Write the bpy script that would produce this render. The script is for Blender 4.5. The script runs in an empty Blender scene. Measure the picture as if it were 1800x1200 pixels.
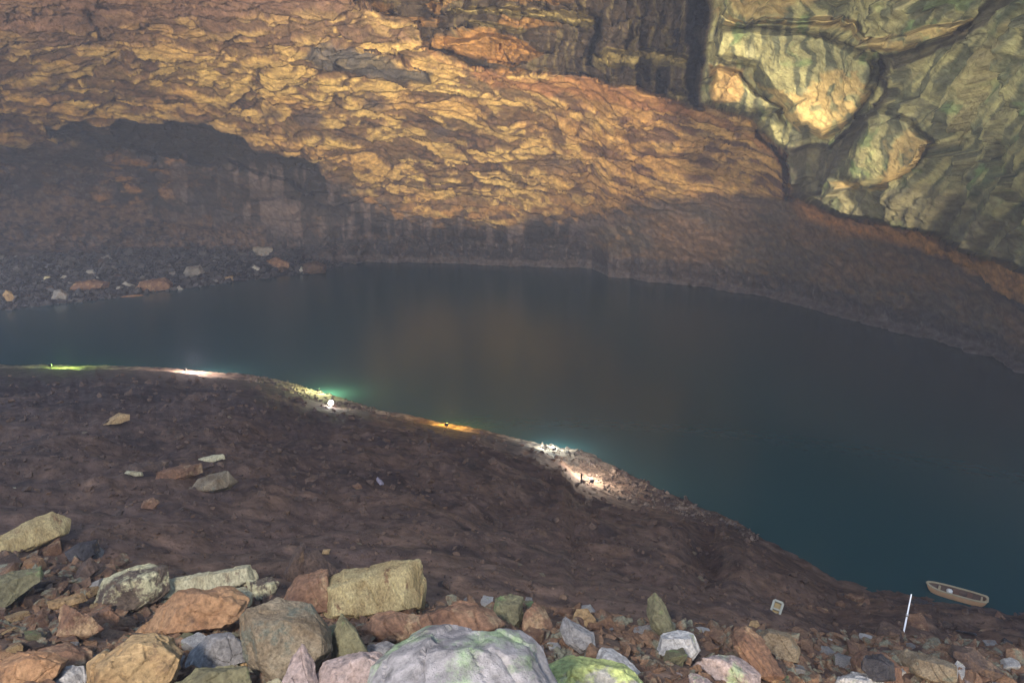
import bpy, bmesh, math, random
import numpy as np
from mathutils import Vector, Matrix

# ------------------------------------------------------------------ camera
H = 20.0                       # eye height above the lake, metres
PITCH = math.radians(13.0)
F = 1300.0                     # focal length in photo pixels (1800 wide)
scene = bpy.context.scene
cam_d = bpy.data.cameras.new("camera")
cam = bpy.data.objects.new("camera", cam_d)
scene.collection.objects.link(cam)
cam.location = (0, 0, H)
cam.rotation_euler = (math.pi / 2 - PITCH, 0, 0)
cam_d.sensor_width = 36.0
cam_d.lens = F / 1800 * 36
cam_d.clip_start = 0.1
cam_d.clip_end = 2000
scene.camera = cam

# ------------------------------------------------------------------ world
world = bpy.data.worlds.new("World")
scene.world = world
world.use_nodes = True
wn = world.node_tree.nodes
bg = wn["Background"]
sky = wn.new("ShaderNodeTexSky")
sky.sky_type = 'NISHITA'
sky.sun_disc = False
sky.sun_elevation = math.radians(22)
sky.sun_rotation = math.radians(180)
world.node_tree.links.new(sky.outputs[0], bg.inputs[0])
bg.inputs[1].default_value = 0.15

# the cave lamps: (u, v, lift, colour, watts) is used further down, in lamp()
scene.view_settings.view_transform = 'Standard'
scene.view_settings.look = 'None'
scene.view_settings.exposure = 1.45
scene.view_settings.gamma = 1.0

rng = np.random.default_rng(7)
random.seed(7)

# ------------------------------------------------------------------ helpers
C0 = np.array([0.0, 0.0, H])
FWD = np.array([0, math.cos(PITCH), -math.sin(PITCH)])
UP = np.array([0, math.sin(PITCH), math.cos(PITCH)])
RGT = np.array([1.0, 0, 0])

def ray(u, v):
    u = np.asarray(u, float); v = np.asarray(v, float)
    d = FWD + RGT * ((u - 900) / F)[..., None] - UP * ((v - 600) / F)[..., None]
    return d

def at_r(u, v, r):
    d = ray(u, v)
    h = np.sqrt(d[..., 0]**2 + d[..., 1]**2)
    return C0 + d * (np.asarray(r) / h)[..., None]

def r_of_z(u, v, z):
    d = ray(u, v)
    h = np.sqrt(d[..., 0]**2 + d[..., 1]**2)
    return (H - z) / (-d[..., 2]) * h

def smooth(x):
    x = np.clip(x, 0, 1)
    return x * x * (3 - 2 * x)

def hash3(ix, iy, iz, s):
    n = (ix * 73856093) ^ (iy * 19349663) ^ (iz * 83492791) ^ (s * 2654435761)
    n = n & 0x7fffffff
    n = (n ^ (n >> 13)) * 1274126177 & 0x7fffffff
    n = (n ^ (n >> 16)) * 668265263 & 0x7fffffff
    n = n ^ (n >> 15)
    return (n & 0xffffff) / float(0xffffff)

def vnoise(p, s=0):
    p = np.asarray(p, float)
    i = np.floor(p).astype(np.int64); f = p - i
    f = f * f * f * (f * (f * 6 - 15) + 10)
    r = 0
    for dx in (0, 1):
        wx = f[..., 0] if dx else 1 - f[..., 0]
        for dy in (0, 1):
            wy = f[..., 1] if dy else 1 - f[..., 1]
            for dz in (0, 1):
                wz = f[..., 2] if dz else 1 - f[..., 2]
                r = r + wx * wy * wz * hash3(i[..., 0] + dx, i[..., 1] + dy, i[..., 2] + dz, s)
    return r * 2 - 1

def fbm(p, octv=4, s=0, gain=0.5):
    a = 1.0; t = 0; q = np.asarray(p, float); n = 0
    for k in range(octv):
        t = t + a * vnoise(q, s + k * 17); n += a
        a *= gain; q = q * 2.03 + 11.3
    return t / n

def voro(x, y, s=0):
    """2-D cells: returns random value of the cell, F2-F1, offset from its centre"""
    ix = np.floor(x).astype(np.int64); iy = np.floor(y).astype(np.int64)
    d1 = np.full(x.shape, 9e9); d2 = np.full(x.shape, 9e9)
    a = np.zeros(x.shape); b = np.zeros(x.shape); ox = np.zeros(x.shape); oy = np.zeros(x.shape)
    for dx in (-1, 0, 1):
        for dy in (-1, 0, 1):
            cx = ix + dx; cy = iy + dy
            px = cx + 0.1 + .8 * hash3(cx, cy, 0 * cx + 1, s); py = cy + 0.1 + .8 * hash3(cx, cy, 0 * cx + 2, s)
            d = np.hypot(px - x, py - y)
            m = d < d1
            d2 = np.where(m, d1, np.minimum(d2, d))
            a = np.where(m, hash3(cx, cy, 0 * cx + 3, s), a)
            b = np.where(m, hash3(cx, cy, 0 * cx + 4, s), b)
            ox = np.where(m, x - px, ox); oy = np.where(m, y - py, oy)
            d1 = np.where(m, d, d1)
    return a, d2 - d1, b, ox, oy

def polysd(u, v, poly):
    """signed distance to a polygon in photo pixels, positive inside"""
    P = np.array(poly, float)
    d = np.full(u.shape, 9e9); inside = np.zeros(u.shape, bool)
    for k in range(len(P)):
        a = P[k]; b = P[(k + 1) % len(P)]
        e = b - a
        t = np.clip(((u - a[0]) * e[0] + (v - a[1]) * e[1]) / (e @ e + 1e-9), 0, 1)
        d = np.minimum(d, np.hypot(u - a[0] - t * e[0], v - a[1] - t * e[1]))
        c = ((a[1] > v) != (b[1] > v))
        xs = a[0] + (v - a[1]) * e[0] / (e[1] if abs(e[1]) > 1e-9 else 1e-9)
        inside ^= (c & (u < xs))
    return np.where(inside, d, -d)

def mesh_from(name, verts, faces, mat, smooth_sh=True, cols=None):
    me = bpy.data.meshes.new(name)
    verts = np.asarray(verts, np.float32); faces = np.asarray(faces, np.int32)
    me.vertices.add(len(verts)); me.vertices.foreach_set("co", verts.ravel())
    n = faces.shape[1]
    me.loops.add(faces.size); me.loops.foreach_set("vertex_index", faces.ravel())
    me.polygons.add(len(faces))
    me.polygons.foreach_set("loop_start", np.arange(0, faces.size, n, dtype=np.int32))
    me.polygons.foreach_set("loop_total", np.full(len(faces), n, np.int32))
    me.polygons.foreach_set("use_smooth", np.full(len(faces), smooth_sh))
    me.update(calc_edges=True)
    if cols is not None:
        ca = me.color_attributes.new("rock", 'FLOAT_COLOR', 'POINT')
        c4 = np.ones((len(verts), 4), np.float32); c4[:, :3] = cols
        ca.data.foreach_set("color", c4.ravel())
    if mat: me.materials.append(mat)
    return me

def link(name, me, parent=None):
    o = bpy.data.objects.new(name, me)
    scene.collection.objects.link(o)
    if parent: o.parent = parent
    return o

def tag(o, label, cat, group=None, kind=None):
    o["label"] = label; o["category"] = cat
    if group: o["group"] = group
    if kind: o["kind"] = kind
    return o

def empty(name, loc, rot=(0, 0, 0)):
    o = bpy.data.objects.new(name, None)
    scene.collection.objects.link(o)
    o.location = loc; o.rotation_euler = rot
    o.empty_display_size = 0.2
    return o

def grid_faces(nr, nc):
    i = np.arange(nr - 1)[:, None] * nc + np.arange(nc - 1)[None, :]
    return np.stack([i, i + 1, i + nc + 1, i + nc], -1).reshape(-1, 4)

# ------------------------------------------------------------------ materials
def new_mat(name):
    m = bpy.data.materials.new(name); m.use_nodes = True
    return m, m.node_tree.nodes, m.node_tree.links, m.node_tree.nodes["Principled BSDF"]

def simple(name, col, rough=0.6, metal=0, var=0.15, scale=6.0):
    m, N, L, P = new_mat(name)
    tc = N.new("ShaderNodeTexCoord"); no = N.new("ShaderNodeTexNoise")
    no.inputs["Scale"].default_value = scale; no.inputs["Detail"].default_value = 6
    L.new(tc.outputs["Object"], no.inputs["Vector"])
    mx = N.new("ShaderNodeMixRGB"); mx.inputs[1].default_value = (*[c * (1 - var) for c in col], 1)
    mx.inputs[2].default_value = (*[min(1, c * (1 + var)) for c in col], 1)
    L.new(no.outputs["Fac"], mx.inputs[0]); L.new(mx.outputs[0], P.inputs["Base Color"])
    P.inputs["Roughness"].default_value = rough; P.inputs["Metallic"].default_value = metal
    return m

def terrain_mat(name, sc, bump, rough=0.85, var=0.5, spec=0.3):
    """vertex-coloured rock with fine procedural grain and bump"""
    m, N, L, P = new_mat(name)
    at = N.new("ShaderNodeAttribute"); at.attribute_name = "rock"
    tc = N.new("ShaderNodeTexCoord")
    n1 = N.new("ShaderNodeTexNoise"); n1.inputs["Scale"].default_value = sc
    n1.inputs["Detail"].default_value = 9; n1.inputs["Roughness"].default_value = 0.65
    L.new(tc.outputs["Object"], n1.inputs["Vector"])
    mr = N.new("ShaderNodeMapRange"); mr.inputs[1].default_value = .3; mr.inputs[2].default_value = .7
    mr.inputs[3].default_value = 1 - var; mr.inputs[4].default_value = 1 + var
    L.new(n1.outputs["Fac"], mr.inputs[0])
    mx = N.new("ShaderNodeVectorMath"); mx.operation = 'SCALE'
    L.new(at.outputs["Color"], mx.inputs[0]); L.new(mr.outputs[0], mx.inputs[3])
    L.new(mx.outputs[0], P.inputs["Base Color"])
    n2 = N.new("ShaderNodeTexNoise"); n2.inputs["Scale"].default_value = sc * 2.3
    n2.inputs["Detail"].default_value = 8; n2.inputs["Roughness"].default_value = 0.7
    L.new(tc.outputs["Object"], n2.inputs["Vector"])
    b = N.new("ShaderNodeBump"); b.inputs["Distance"].default_value = bump; b.inputs["Strength"].default_value = 0.8
    L.new(n2.outputs["Fac"], b.inputs["Height"]); L.new(b.outputs[0], P.inputs["Normal"])
    P.inputs["Roughness"].default_value = rough
    P.inputs["Specular IOR Level"].default_value = spec
    return m

def stone_mat(name, c1, c2, c3=None, sc=1.5, lim=0.56, rough=0.75, streak=False, bump=0.06):
    """rock skin: c1/c2 mottled, c3 a coating in patches; streak stretches the pattern vertically"""
    m, N, L, P = new_mat(name)
    tc = N.new("ShaderNodeTexCoord"); mp = N.new("ShaderNodeMapping")
    oi = N.new("ShaderNodeObjectInfo")
    L.new(tc.outputs["Object"], mp.inputs["Vector"])
    cb = N.new("ShaderNodeCombineXYZ"); mu = N.new("ShaderNodeMath"); mu.operation = 'MULTIPLY'; mu.inputs[1].default_value = 50
    L.new(oi.outputs["Random"], mu.inputs[0]); L.new(mu.outputs[0], cb.inputs[0]); L.new(cb.outputs[0], mp.inputs["Location"])
    if streak: mp.inputs["Scale"].default_value = (1.6, 1.6, 0.35)
    n1 = N.new("ShaderNodeTexNoise"); n1.inputs["Scale"].default_value = sc; n1.inputs["Detail"].default_value = 8
    n1.inputs["Roughness"].default_value = 0.62; n1.inputs["Distortion"].default_value = 0.4
    L.new(mp.outputs[0], n1.inputs["Vector"])
    r1 = N.new("ShaderNodeValToRGB"); r1.color_ramp.elements[0].position = .36; r1.color_ramp.elements[1].position = .64
    r1.color_ramp.elements[0].color = (*c1, 1); r1.color_ramp.elements[1].color = (*c2, 1)
    L.new(n1.outputs["Fac"], r1.inputs[0])
    out = r1.outputs[0]
    if c3:
        n3 = N.new("ShaderNodeTexNoise"); n3.inputs["Scale"].default_value = sc * 0.9; n3.inputs["Detail"].default_value = 9
        n3.inputs["Roughness"].default_value = 0.7
        mp3 = N.new("ShaderNodeMapping"); mp3.inputs["Location"].default_value = (7, 3, 5)
        L.new(mp.outputs[0], mp3.inputs["Vector"]); L.new(mp3.outputs[0], n3.inputs["Vector"])
        r3 = N.new("ShaderNodeMapRange"); r3.inputs[1].default_value = lim - .03; r3.inputs[2].default_value = lim + .04
        L.new(n3.outputs["Fac"], r3.inputs[0])
        mx = N.new("ShaderNodeMixRGB"); mx.inputs[2].default_value = (*c3, 1)
        L.new(r3.outputs[0], mx.inputs[0]); L.new(out, mx.inputs[1]); out = mx.outputs[0]
    n2 = N.new("ShaderNodeTexNoise"); n2.inputs["Scale"].default_value = sc * 10; n2.inputs["Detail"].default_value = 8
    n2.inputs["Roughness"].default_value = 0.7
    L.new(mp.outputs[0], n2.inputs["Vector"])
    mr = N.new("ShaderNodeMapRange"); mr.inputs[1].default_value = .3; mr.inputs[2].default_value = .7
    mr.inputs[3].default_value = 0.42; mr.inputs[4].default_value = 1.5
    L.new(n2.outputs["Fac"], mr.inputs[0])
    sc_ = N.new("ShaderNodeVectorMath"); sc_.operation = 'SCALE'
    L.new(out, sc_.inputs[0]); L.new(mr.outputs[0], sc_.inputs[3]); L.new(sc_.outputs[0], P.inputs["Base Color"])
    ad = N.new("ShaderNodeMath"); ad.operation = 'ADD'
    L.new(n1.outputs["Fac"], ad.inputs[0]); L.new(n2.outputs["Fac"], ad.inputs[1])
    b = N.new("ShaderNodeBump"); b.inputs["Distance"].default_value = bump; b.inputs["Strength"].default_value = 0.9
    L.new(ad.outputs[0], b.inputs["Height"]); L.new(b.outputs[0], P.inputs["Normal"])
    P.inputs["Roughness"].default_value = rough; P.inputs["Specular IOR Level"].default_value = 0.35
    return m

# ------------------------------------------------------------------ the cave wall and vault
VS = np.array([(-500, 440), (0, 446), (300, 450), (570, 463), (650, 460), (740, 460), (900, 466), (1040, 470), (1070, 484), (1250, 505),
               (1350, 520), (1450, 545), (1530, 570), (1640, 592), (1750, 627), (1800, 648), (1900, 700), (2300, 900)], float)

us = np.concatenate([np.linspace(-500, -50, 50), np.arange(-40, 1842, 2.0), np.linspace(1850, 2400, 60)])
vs_u = np.interp(us, VS[:, 0], VS[:, 1]) + 2.5 * fbm(np.stack([us / 23, us * 0, us * 0], -1), 4, 3)
topt = np.linspace(-700, -45, 50)
tt = np.linspace(0, 1, 380)
Vg = np.concatenate([np.repeat(topt[:, None], len(us), 1), -40 + tt[:, None] * (vs_u[None, :] + 14 + 40)], 0)
Ug = np.repeat(us[None, :], Vg.shape[0], 0)
W = vs_u[None, :] - Vg
# noise-warped photo coordinates for ragged zone edges
q = np.stack([Ug / 45, Vg / 28, Ug * 0], -1)
Uw = Ug + 13 * fbm(q, 4, 5); Vw = Vg + 9 * fbm(q, 4, 9)

rs = r_of_z(us, vs_u, 0.0)
rs = np.minimum(rs, 190)
G = np.array([(-200, 1.0), (0, 1.0), (35, .985), (70, .955), (120, .92), (160, .87), (220, .79), (260, .735), (360, .61), (460, .52), (640, .40), (1200, .22)], float)
_k = np.hanning(183); _k /= _k.sum()
_uu = np.arange(-700, 2700, 2.0)
_rr = np.interp(_uu, us, rs); _rr = np.convolve(np.pad(_rr, 91, mode='edge'), _k, 'valid')
rs_s = np.interp(us, _uu, _rr)
_t = smooth((W - 6) / 70)
RS = rs[None, :] * (1 - _t) + rs_s[None, :] * _t
g = np.interp(W, G[:, 0], G[:, 1])
# right flank: the apron rises more steeply
gr = np.interp(W, [-200, 0, 60, 140, 200, 300, 420, 520, 900, 1400], [1, 1, .97, .93, .90, .80, .70, .62, .45, .3])
fr = smooth((Ug - 1000) / 500)
R = RS * (g * (1 - fr) + gr * fr)

BORD = [(1255, -60), (1252, 25), (1238, 110), (1230, 178), (1262, 190), (1320, 208), (1345, 232), (1388, 268), (1392, 342), (1440, 362), (1484, 382), (1560, 392), (1640, 412), (1720, 448), (1810, 476), (1960, 560), (2500, 820), (2600, -800), (1255, -800)]
sd_green = polysd(Uw * .5 + Ug * .5, Vw * .5 + Vg * .5, BORD)
mg = smooth(sd_green / 6 + .5)
RG = np.interp(Ug, [1200, 1500, 1800, 2400], [80, 72, 59, 45]) * (1 - .22 * np.clip((W - 100) / 500, 0, 2))
R = R * (1 - mg) + mg * np.minimum(RG, R * .96)

def block(poly, amp, w=14, k=.45, warp=.6):
    global R
    s = polysd(Ug * (1 - warp) + Uw * warp, Vg * (1 - warp) + Vw * warp, poly)
    m = smooth(s / w)
    R = R * (1 - amp * m)
    return smooth(s / 4 + .5)
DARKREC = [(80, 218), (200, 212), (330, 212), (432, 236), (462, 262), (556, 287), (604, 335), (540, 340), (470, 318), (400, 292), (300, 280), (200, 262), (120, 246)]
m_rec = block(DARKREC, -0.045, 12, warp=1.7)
m_basin = block([(-60, 262), (120, 262), (300, 285), (480, 330), (600, 350), (700, 420), (560, 450), (-60, 450)], -0.03, 20)
# big hanging buttresses on the right
HB = [(1258, 36), (1330, 40), (1420, 52), (1480, 70), (1548, 90), (1556, 130), (1535, 172), (1500, 218), (1440, 250), (1405, 240), (1335, 165), (1322, 122), (1240, 108)]
m_hb = block(HB, 0.08, 22, warp=.35)
LB = [(1528, 178), (1600, 200), (1645, 258), (1625, 300), (1560, 330), (1510, 336), (1466, 312), (1508, 240)]
m_lb = block(LB, 0.07, 20, warp=.35)
WB = [(1240, 112), (1300, 125), (1330, 165), (1395, 232), (1340, 212), (1240, 185)]
m_wb = block(WB, 0.05, 14, warp=.4)
LEDGE = [(1252, 20), (1300, 22), (1400, 30), (1460, 44), (1520, 66), (1560, 62), (1625, 46), (1680, 44), (1672, 68), (1600, 88), (1540, 82), (1500, 72), (1430, 56), (1330, 38), (1258, 38)]
m_ledge = block(LEDGE, 0.06, 9)
CLEFT = [(1545, 78), (1572, 92), (1568, 135), (1545, 185), (1515, 240), (1470, 306), (1440, 345), (1378, 356), (1372, 258), (1420, 255), (1450, 256), (1505, 222), (1540, 174), (1556, 130)]
m_cleft = block(CLEFT, -0.05, 10)
CLEFT2 = [(1560, 92), (1600, 86), (1650, 70), (1700, 30), (1730, -10), (1760, -10), (1720, 50), (1670, 80), (1600, 108), (1572, 120)]
m_cleft2 = block(CLEFT2, -0.02, 8)
# broken wall along the top of the frame
TOPW = [(560, -60), (640, 10), (735, 40), (742, 82), (800, 100), (850, 128), (960, 128), (1060, 140), (1150, 165), (1232, 186), (1262, 60), (1262, -60)]
m_top = smooth(polysd(Uw, Vw, TOPW) / 5 + .5)
R = R * (1 + 0.06 * m_top)
m_l1 = block([(1045, 95), (1070, 82), (1130, 88), (1222, 92), (1222, 118), (1120, 112), (1060, 122), (1040, 112)], 0.07, 9)
m_l2 = block([(790, 16), (900, 12), (1000, 18), (1060, 30), (1040, 46), (960, 34), (880, 26), (800, 28)], 0.07, 8)
m_l3 = block([(820, 36), (860, 40), (925, 48), (920, 56), (850, 50)], 0.06, 6)
m_l4 = block([(770, 72), (850, 55), (900, 62), (955, 96), (900, 116), (800, 100)], 0.05, 12)
m_l5 = block([(1165, 166), (1200, 160), (1222, 176), (1170, 180)], 0.04, 6)
m_slit = block([(1212, -60), (1252, -60), (1250, 30), (1236, 110), (1226, 184), (1206, 176), (1214, 90)], -0.12, 9)
m_slit2 = block([(1046, 28), (1062, 26), (1056, 60), (1048, 118), (1036, 118), (1040, 60)], -0.09, 6)
m_slit3 = block([(1150, 118), (1175, 118), (1172, 168), (1150, 168)], -0.07, 6)
m_cave2 = block([(1326, 206), (1392, 268), (1392, 345), (1384, 300), (1345, 250), (1326, 236)], -0.06, 8)
m_dark_led = block([(538, 92), (560, 76), (650, 74), (750, 118), (762, 140), (650, 138), (600, 128), (548, 112)], 0.02, 8)
# cracks between the hanging slabs of the top wall
cr_u = np.floor((Uw + 40 * vnoise(np.stack([Ug / 90, Vg / 60, Ug * 0], -1), 31)) / 34)
R = R * (1 + 0.035 * m_top * (hash3(cr_u.astype(int), (np.floor((Vw + 14 * np.sin(Ug / 60)) / 30)).astype(int), (cr_u * 0).astype(int), 5) - .5) * 2)

P = at_r(Ug, Vg, R)

# --- displacement
far_w = smooth((W - 28) / 50) * (1 - mg)          # vault zone
apron = smooth(polysd(Ug, Vg, [(1040, 400), (1120, 375), (1250, 348), (1395, 352), (1484, 386), (1600, 440), (1700, 480), (1810, 560), (2400, 900), (2400, 1200), (1000, 600)]) / 40 + .5) * (1 - mg)
ceil_w = far_w * (1 - .88 * apron) * (1 - .75 * m_rec) * (1 - .6 * m_top)
nx = fbm(P / 8.0, 3, 41); ny = fbm(P / 8.0, 3, 57)
# cell frame: metres along the wall, and position up the vault's profile
A = np.arctan2(P[..., 0], P[..., 1]) * 125 + 2.6 * nx
sag = .045 * (A + 30) * np.interp(Ug, [-500, 500, 900, 1500], [.3, .3, 0, -.3])
B = W / 7.2 + 2.2 * ny + sag + 2.6 * fbm(P / 26.0, 2, 43) + .30 * np.interp(Ug, [-500, 300, 620, 900, 1450, 2500], [-20, -8, 10, 90, 300, 380]) / 7.2
A = A + 7 * fbm(P / 24.0, 2, 44)
# plates follow the swing of the vault: rotate the cell frame to the right
rot = .10 * smooth((Ug - 300) / 700) + 0.0 * Ug
Ar = A * np.cos(rot) - B * np.sin(rot); Br = A * np.sin(rot) + B * np.cos(rot)
a1, e1, b1, ox1, oy1 = voro(Ar / 12.0, Br / 6.5, 1)
a2, e2, b2, ox2, oy2 = voro(Ar / 6.2 + 9, Br / 2.5 + 5, 2)
a3, e3, b3, ox3, oy3 = voro(Ar / 3.0 + 2, Br / 1.3 + 3, 3)
wq = .9 * fbm(np.stack([Ar / 5, Br / 2.5, Ar * 0], -1), 3, 47)
isl = fbm(np.stack([Ar / 4.6 + wq, Br / 1.25 - wq * 1.6, Ar * 0], -1), 5, 48, .55)
isl2 = fbm(np.stack([Ar / 1.7 - wq, Br / .62 + wq, Ar * 0], -1), 4, 49, .55)
lens = smooth((isl + .10 + .35 * np.maximum(isl2, -.2) * np.interp(Ug, [700, 1200], [.8, 1.6])) * 5.5)
z1 = (a1 - .5) * 1.5 + (b1 - .5) * 1.2 * ox1 + 1.2 * oy1 - .3 * smooth(e1 / .5)
z2 = (a2 - .5) * .9 + (b2 - .5) * .7 * ox2 + 1.3 * oy2 - .30 * smooth(e2 / .6)
z3 = (a3 - .5) * .22 + .28 * oy3 - .10 * smooth(e3 / .5)
fine = np.interp(Ug, [900, 1250], [1, .55])
dz = .66 * ceil_w * (z1 * fine * .8 + z2 * fine * .75 - .55 * lens + z3 + .14 * fbm(P / .9, 3, 3))
P[..., 2] += dz * np.interp(R, [40, 90, 150], [.5, .8, 1.0])
# base wall / blocks pushed along the line of sight from the lake centre
CEN = np.array([10.0, 60.0, 8.0])
dirn = P - CEN; dirn[..., 2] *= .3
dirn /= np.linalg.norm(dirn, axis=-1)[..., None]
az = np.arctan2(P[..., 0], P[..., 1]) * 130
jw = 1.2 * fbm(P / 4, 3, 71)
c1, f1, g1, _, _ = voro((az + jw) / 2.6, (P[..., 2] + jw) / 4.2, 8)
c2, f2, g2, _, _ = voro((az + jw) / 1.1, (P[..., 2] + jw) / 2.0, 9)
base_w = (1 - far_w * .97) * (1 - mg) * (1 - .8 * apron)
base_w = np.maximum(base_w, .8 * m_rec); base_w = np.maximum(base_w, .9 * m_top)
low = smooth((W - 4) / 12)
dd = (1 - mg) * base_w * ((c1 - .5) * 3.6 + (c2 - .5) * 1.5 - .6 * (1 - smooth(f1 / .12))) * (.35 + .65 * low) + .8 * fbm(P / 1.6, 4, 13) * (1 - ceil_w) * (1 - .7 * mg)
# water-line bench of pale worn rock
dd += -1.3 * smooth((9 - W) / 6) * (1 - mg) + apron * (1.2 * fbm(P / np.array([7, 7, 3.0]), 4, 23) + .4 * fbm(P / 1.2, 3, 25))
# right rock: diagonal ridges falling left, small facets
dgl = (Ug * .81 + Vg * .58)                       # across the ridges
rid_m = mg * smooth((Ug - 1560) / 60) * (1 - m_lb) * (1 - m_hb)
rid = np.abs(((dgl + 16 * fbm(P / 6, 3, 91)) / 46) % 1 * 2 - 1)
rid2 = np.abs(((dgl + 9 * fbm(P / 3, 3, 92)) / 19) % 1 * 2 - 1)
dd += rid_m * (.45 * (rid - .5) + .2 * (rid2 - .5))
_da = (Ug * .81 + Vg * .58); _db = (-Ug * .58 + Vg * .81)
_gw = fbm(np.stack([Ug / 60, Vg / 60, Ug * 0], -1), 4, 95)
gc, gf, gg, gx_, gy_ = voro((_da + 26 * _gw) / 74, (_db + 40 * _gw) / 150, 12)
gc2, gf2, gg2, gx2, gy2 = voro((_da + 20 * _gw) / 27, (_db - 20 * _gw) / 44, 13)
small = (1 - .75 * m_hb) * (1 - .75 * m_lb)
dd += mg * small * ((gc - .5) * 1.5 + (gx_ * (gg - .5) * 2 + gy_ * .4) * 1.3 + (gc2 - .5) * .35 + gx2 * (gg2 - .5) * .5) + mg * (-.28 * np.abs(fbm(P / 1.5, 5, 93)) + .5 * fbm(P / 5, 3, 94))
P += dirn * dd[..., None]

# --- colours (mineral zones, some with light and shade put in)
def N3(sc, s, o=4): return fbm(P / np.array(sc, float), o, s)
dPu = np.gradient(P, axis=1); dPv = np.gradient(P, axis=0)
nrm = np.cross(dPv, dPu); nrm /= np.linalg.norm(nrm, axis=-1)[..., None] + 1e-9
down = np.abs(nrm[..., 2])
def mixc(a, b, m): return a * (1 - m[..., None]) + np.array(b) * m[..., None]
col = np.zeros(P.shape) + np.array([.060, .047, .047])
col = mixc(col, [.19, .11, .06], smooth(N3([3, 3, 3], 101, 5) * 3 - .1) * .75)
col = mixc(col, [.13, .11, .115], smooth(N3([1.0, 1.0, 5], 103) * 3 - .2) * .65)
col = mixc(col, [.02, .018, .019], np.maximum(1 - smooth(f1 / .13), .7 * (1 - smooth(f2 / .16))) * .75)
col = mixc(col, [.018, .017, .018], (c1 < .2) * .7 * (1 - mg))
# ochre vault
OC_LO = [(-500, 246), (0, 250), (110, 250), (190, 236), (260, 206), (350, 212), (440, 240), (470, 264), (560, 290), (640, 334), (700, 356), (760, 388), (880, 396), (960, 376), (1040, 372), (1130, 352), (1250, 338), (1400, 350), (1500, 376), (2300, 700)]
lo = np.interp(Uw, [p[0] for p in OC_LO], [p[1] for p in OC_LO])
m_oc = smooth((lo - Vw + 10) / 26) * (1 - mg)
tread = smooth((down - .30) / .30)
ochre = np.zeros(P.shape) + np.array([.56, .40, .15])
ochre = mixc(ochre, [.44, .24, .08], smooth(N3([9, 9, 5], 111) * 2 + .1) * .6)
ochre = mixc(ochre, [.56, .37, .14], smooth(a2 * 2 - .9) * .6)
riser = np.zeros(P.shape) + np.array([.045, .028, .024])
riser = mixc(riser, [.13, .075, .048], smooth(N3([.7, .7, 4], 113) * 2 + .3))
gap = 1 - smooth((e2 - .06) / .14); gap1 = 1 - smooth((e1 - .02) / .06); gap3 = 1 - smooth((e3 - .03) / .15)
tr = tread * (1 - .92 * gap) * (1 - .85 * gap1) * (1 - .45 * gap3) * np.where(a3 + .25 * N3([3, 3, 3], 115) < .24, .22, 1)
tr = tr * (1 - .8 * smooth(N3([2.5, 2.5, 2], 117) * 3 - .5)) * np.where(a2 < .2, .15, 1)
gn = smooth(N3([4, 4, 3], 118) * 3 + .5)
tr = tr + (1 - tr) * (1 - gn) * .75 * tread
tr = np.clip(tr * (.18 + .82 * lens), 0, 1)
vault = riser * (1 - tr[..., None]) + ochre * tr[..., None]  # ochre coat on undersides, risers darkened to carry light from below
vault = mixc(vault, [.17, .10, .055], (1 - tr) * smooth(isl2 * 4) * .5)
# upper left goes dusty brown, some grey patches
du = smooth((130 - Vw + (400 - Uw) * .10) / 110) * smooth((760 - Uw) / 150)
vault = mixc(vault, [.11, .068, .05], du * (.55 + .4 * (1 - tr)))
pink = smooth(polysd(Uw, Vw, [(-60, 40), (300, 30), (600, 8), (720, 60), (860, 110), (700, 60), (500, -60), (-60, -60)]) / 14 + .5)
vault = mixc(vault, [.15, .09, .07], pink * .75)
vault = mixc(vault, [.06, .062, .068], smooth(polysd(Uw, Vw, [(536, 92), (565, 72), (640, 80), (700, 110), (765, 120), (755, 142), (650, 134), (590, 128), (555, 112)]) / 10 + .4) * .85)
for (cu, cv, ru) in ((545, 205, 26), (780, 222, 18), (480, 205, 20), (660, 175, 30), (985, 285, 34), (1100, 290, 26)):
    vault = mixc(vault, [.075, .06, .06], smooth(1.4 - np.hypot(Uw - cu, (Vw - cv) * 2) / ru) * .8)
# right end of the vault: finer, redder scallops
m_r = smooth((Ug - 850) / 300)
_pr = np.stack([Ar / 3.6 , Br / .9, P[..., 2] * 0], -1)
sc_ = smooth(fbm(_pr, 5, 119) * 4.2 + .72)
vr = mixc(np.zeros(P.shape) + np.array([.13, .065, .045]), [.54, .31, .105], sc_)
vault = vault * (1 - .65 * m_r[..., None]) + vr * .65 * m_r[..., None]
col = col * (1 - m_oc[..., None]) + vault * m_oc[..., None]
# scattered ochre coating lower down
m_sp = smooth((N3([2.6, 2.6, 1.4], 121, 5) * 3 + .1)) * smooth(polysd(Uw, Vw, [(560, 300), (700, 350), (1100, 350), (1140, 400), (1000, 425), (640, 425), (560, 360)]) / 22 + .3)
col = mixc(col, [.34, .19, .07], m_sp * .75)
m_sp = smooth(N3([3, 3, 2], 123, 5) * 3 + .0) * smooth(polysd(Uw, Vw, [(190, 270), (330, 270), (350, 330), (270, 345), (220, 390), (160, 360)]) / 25 + .3)
col = mixc(col, [.34, .18, .07], m_sp * .8)
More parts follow.
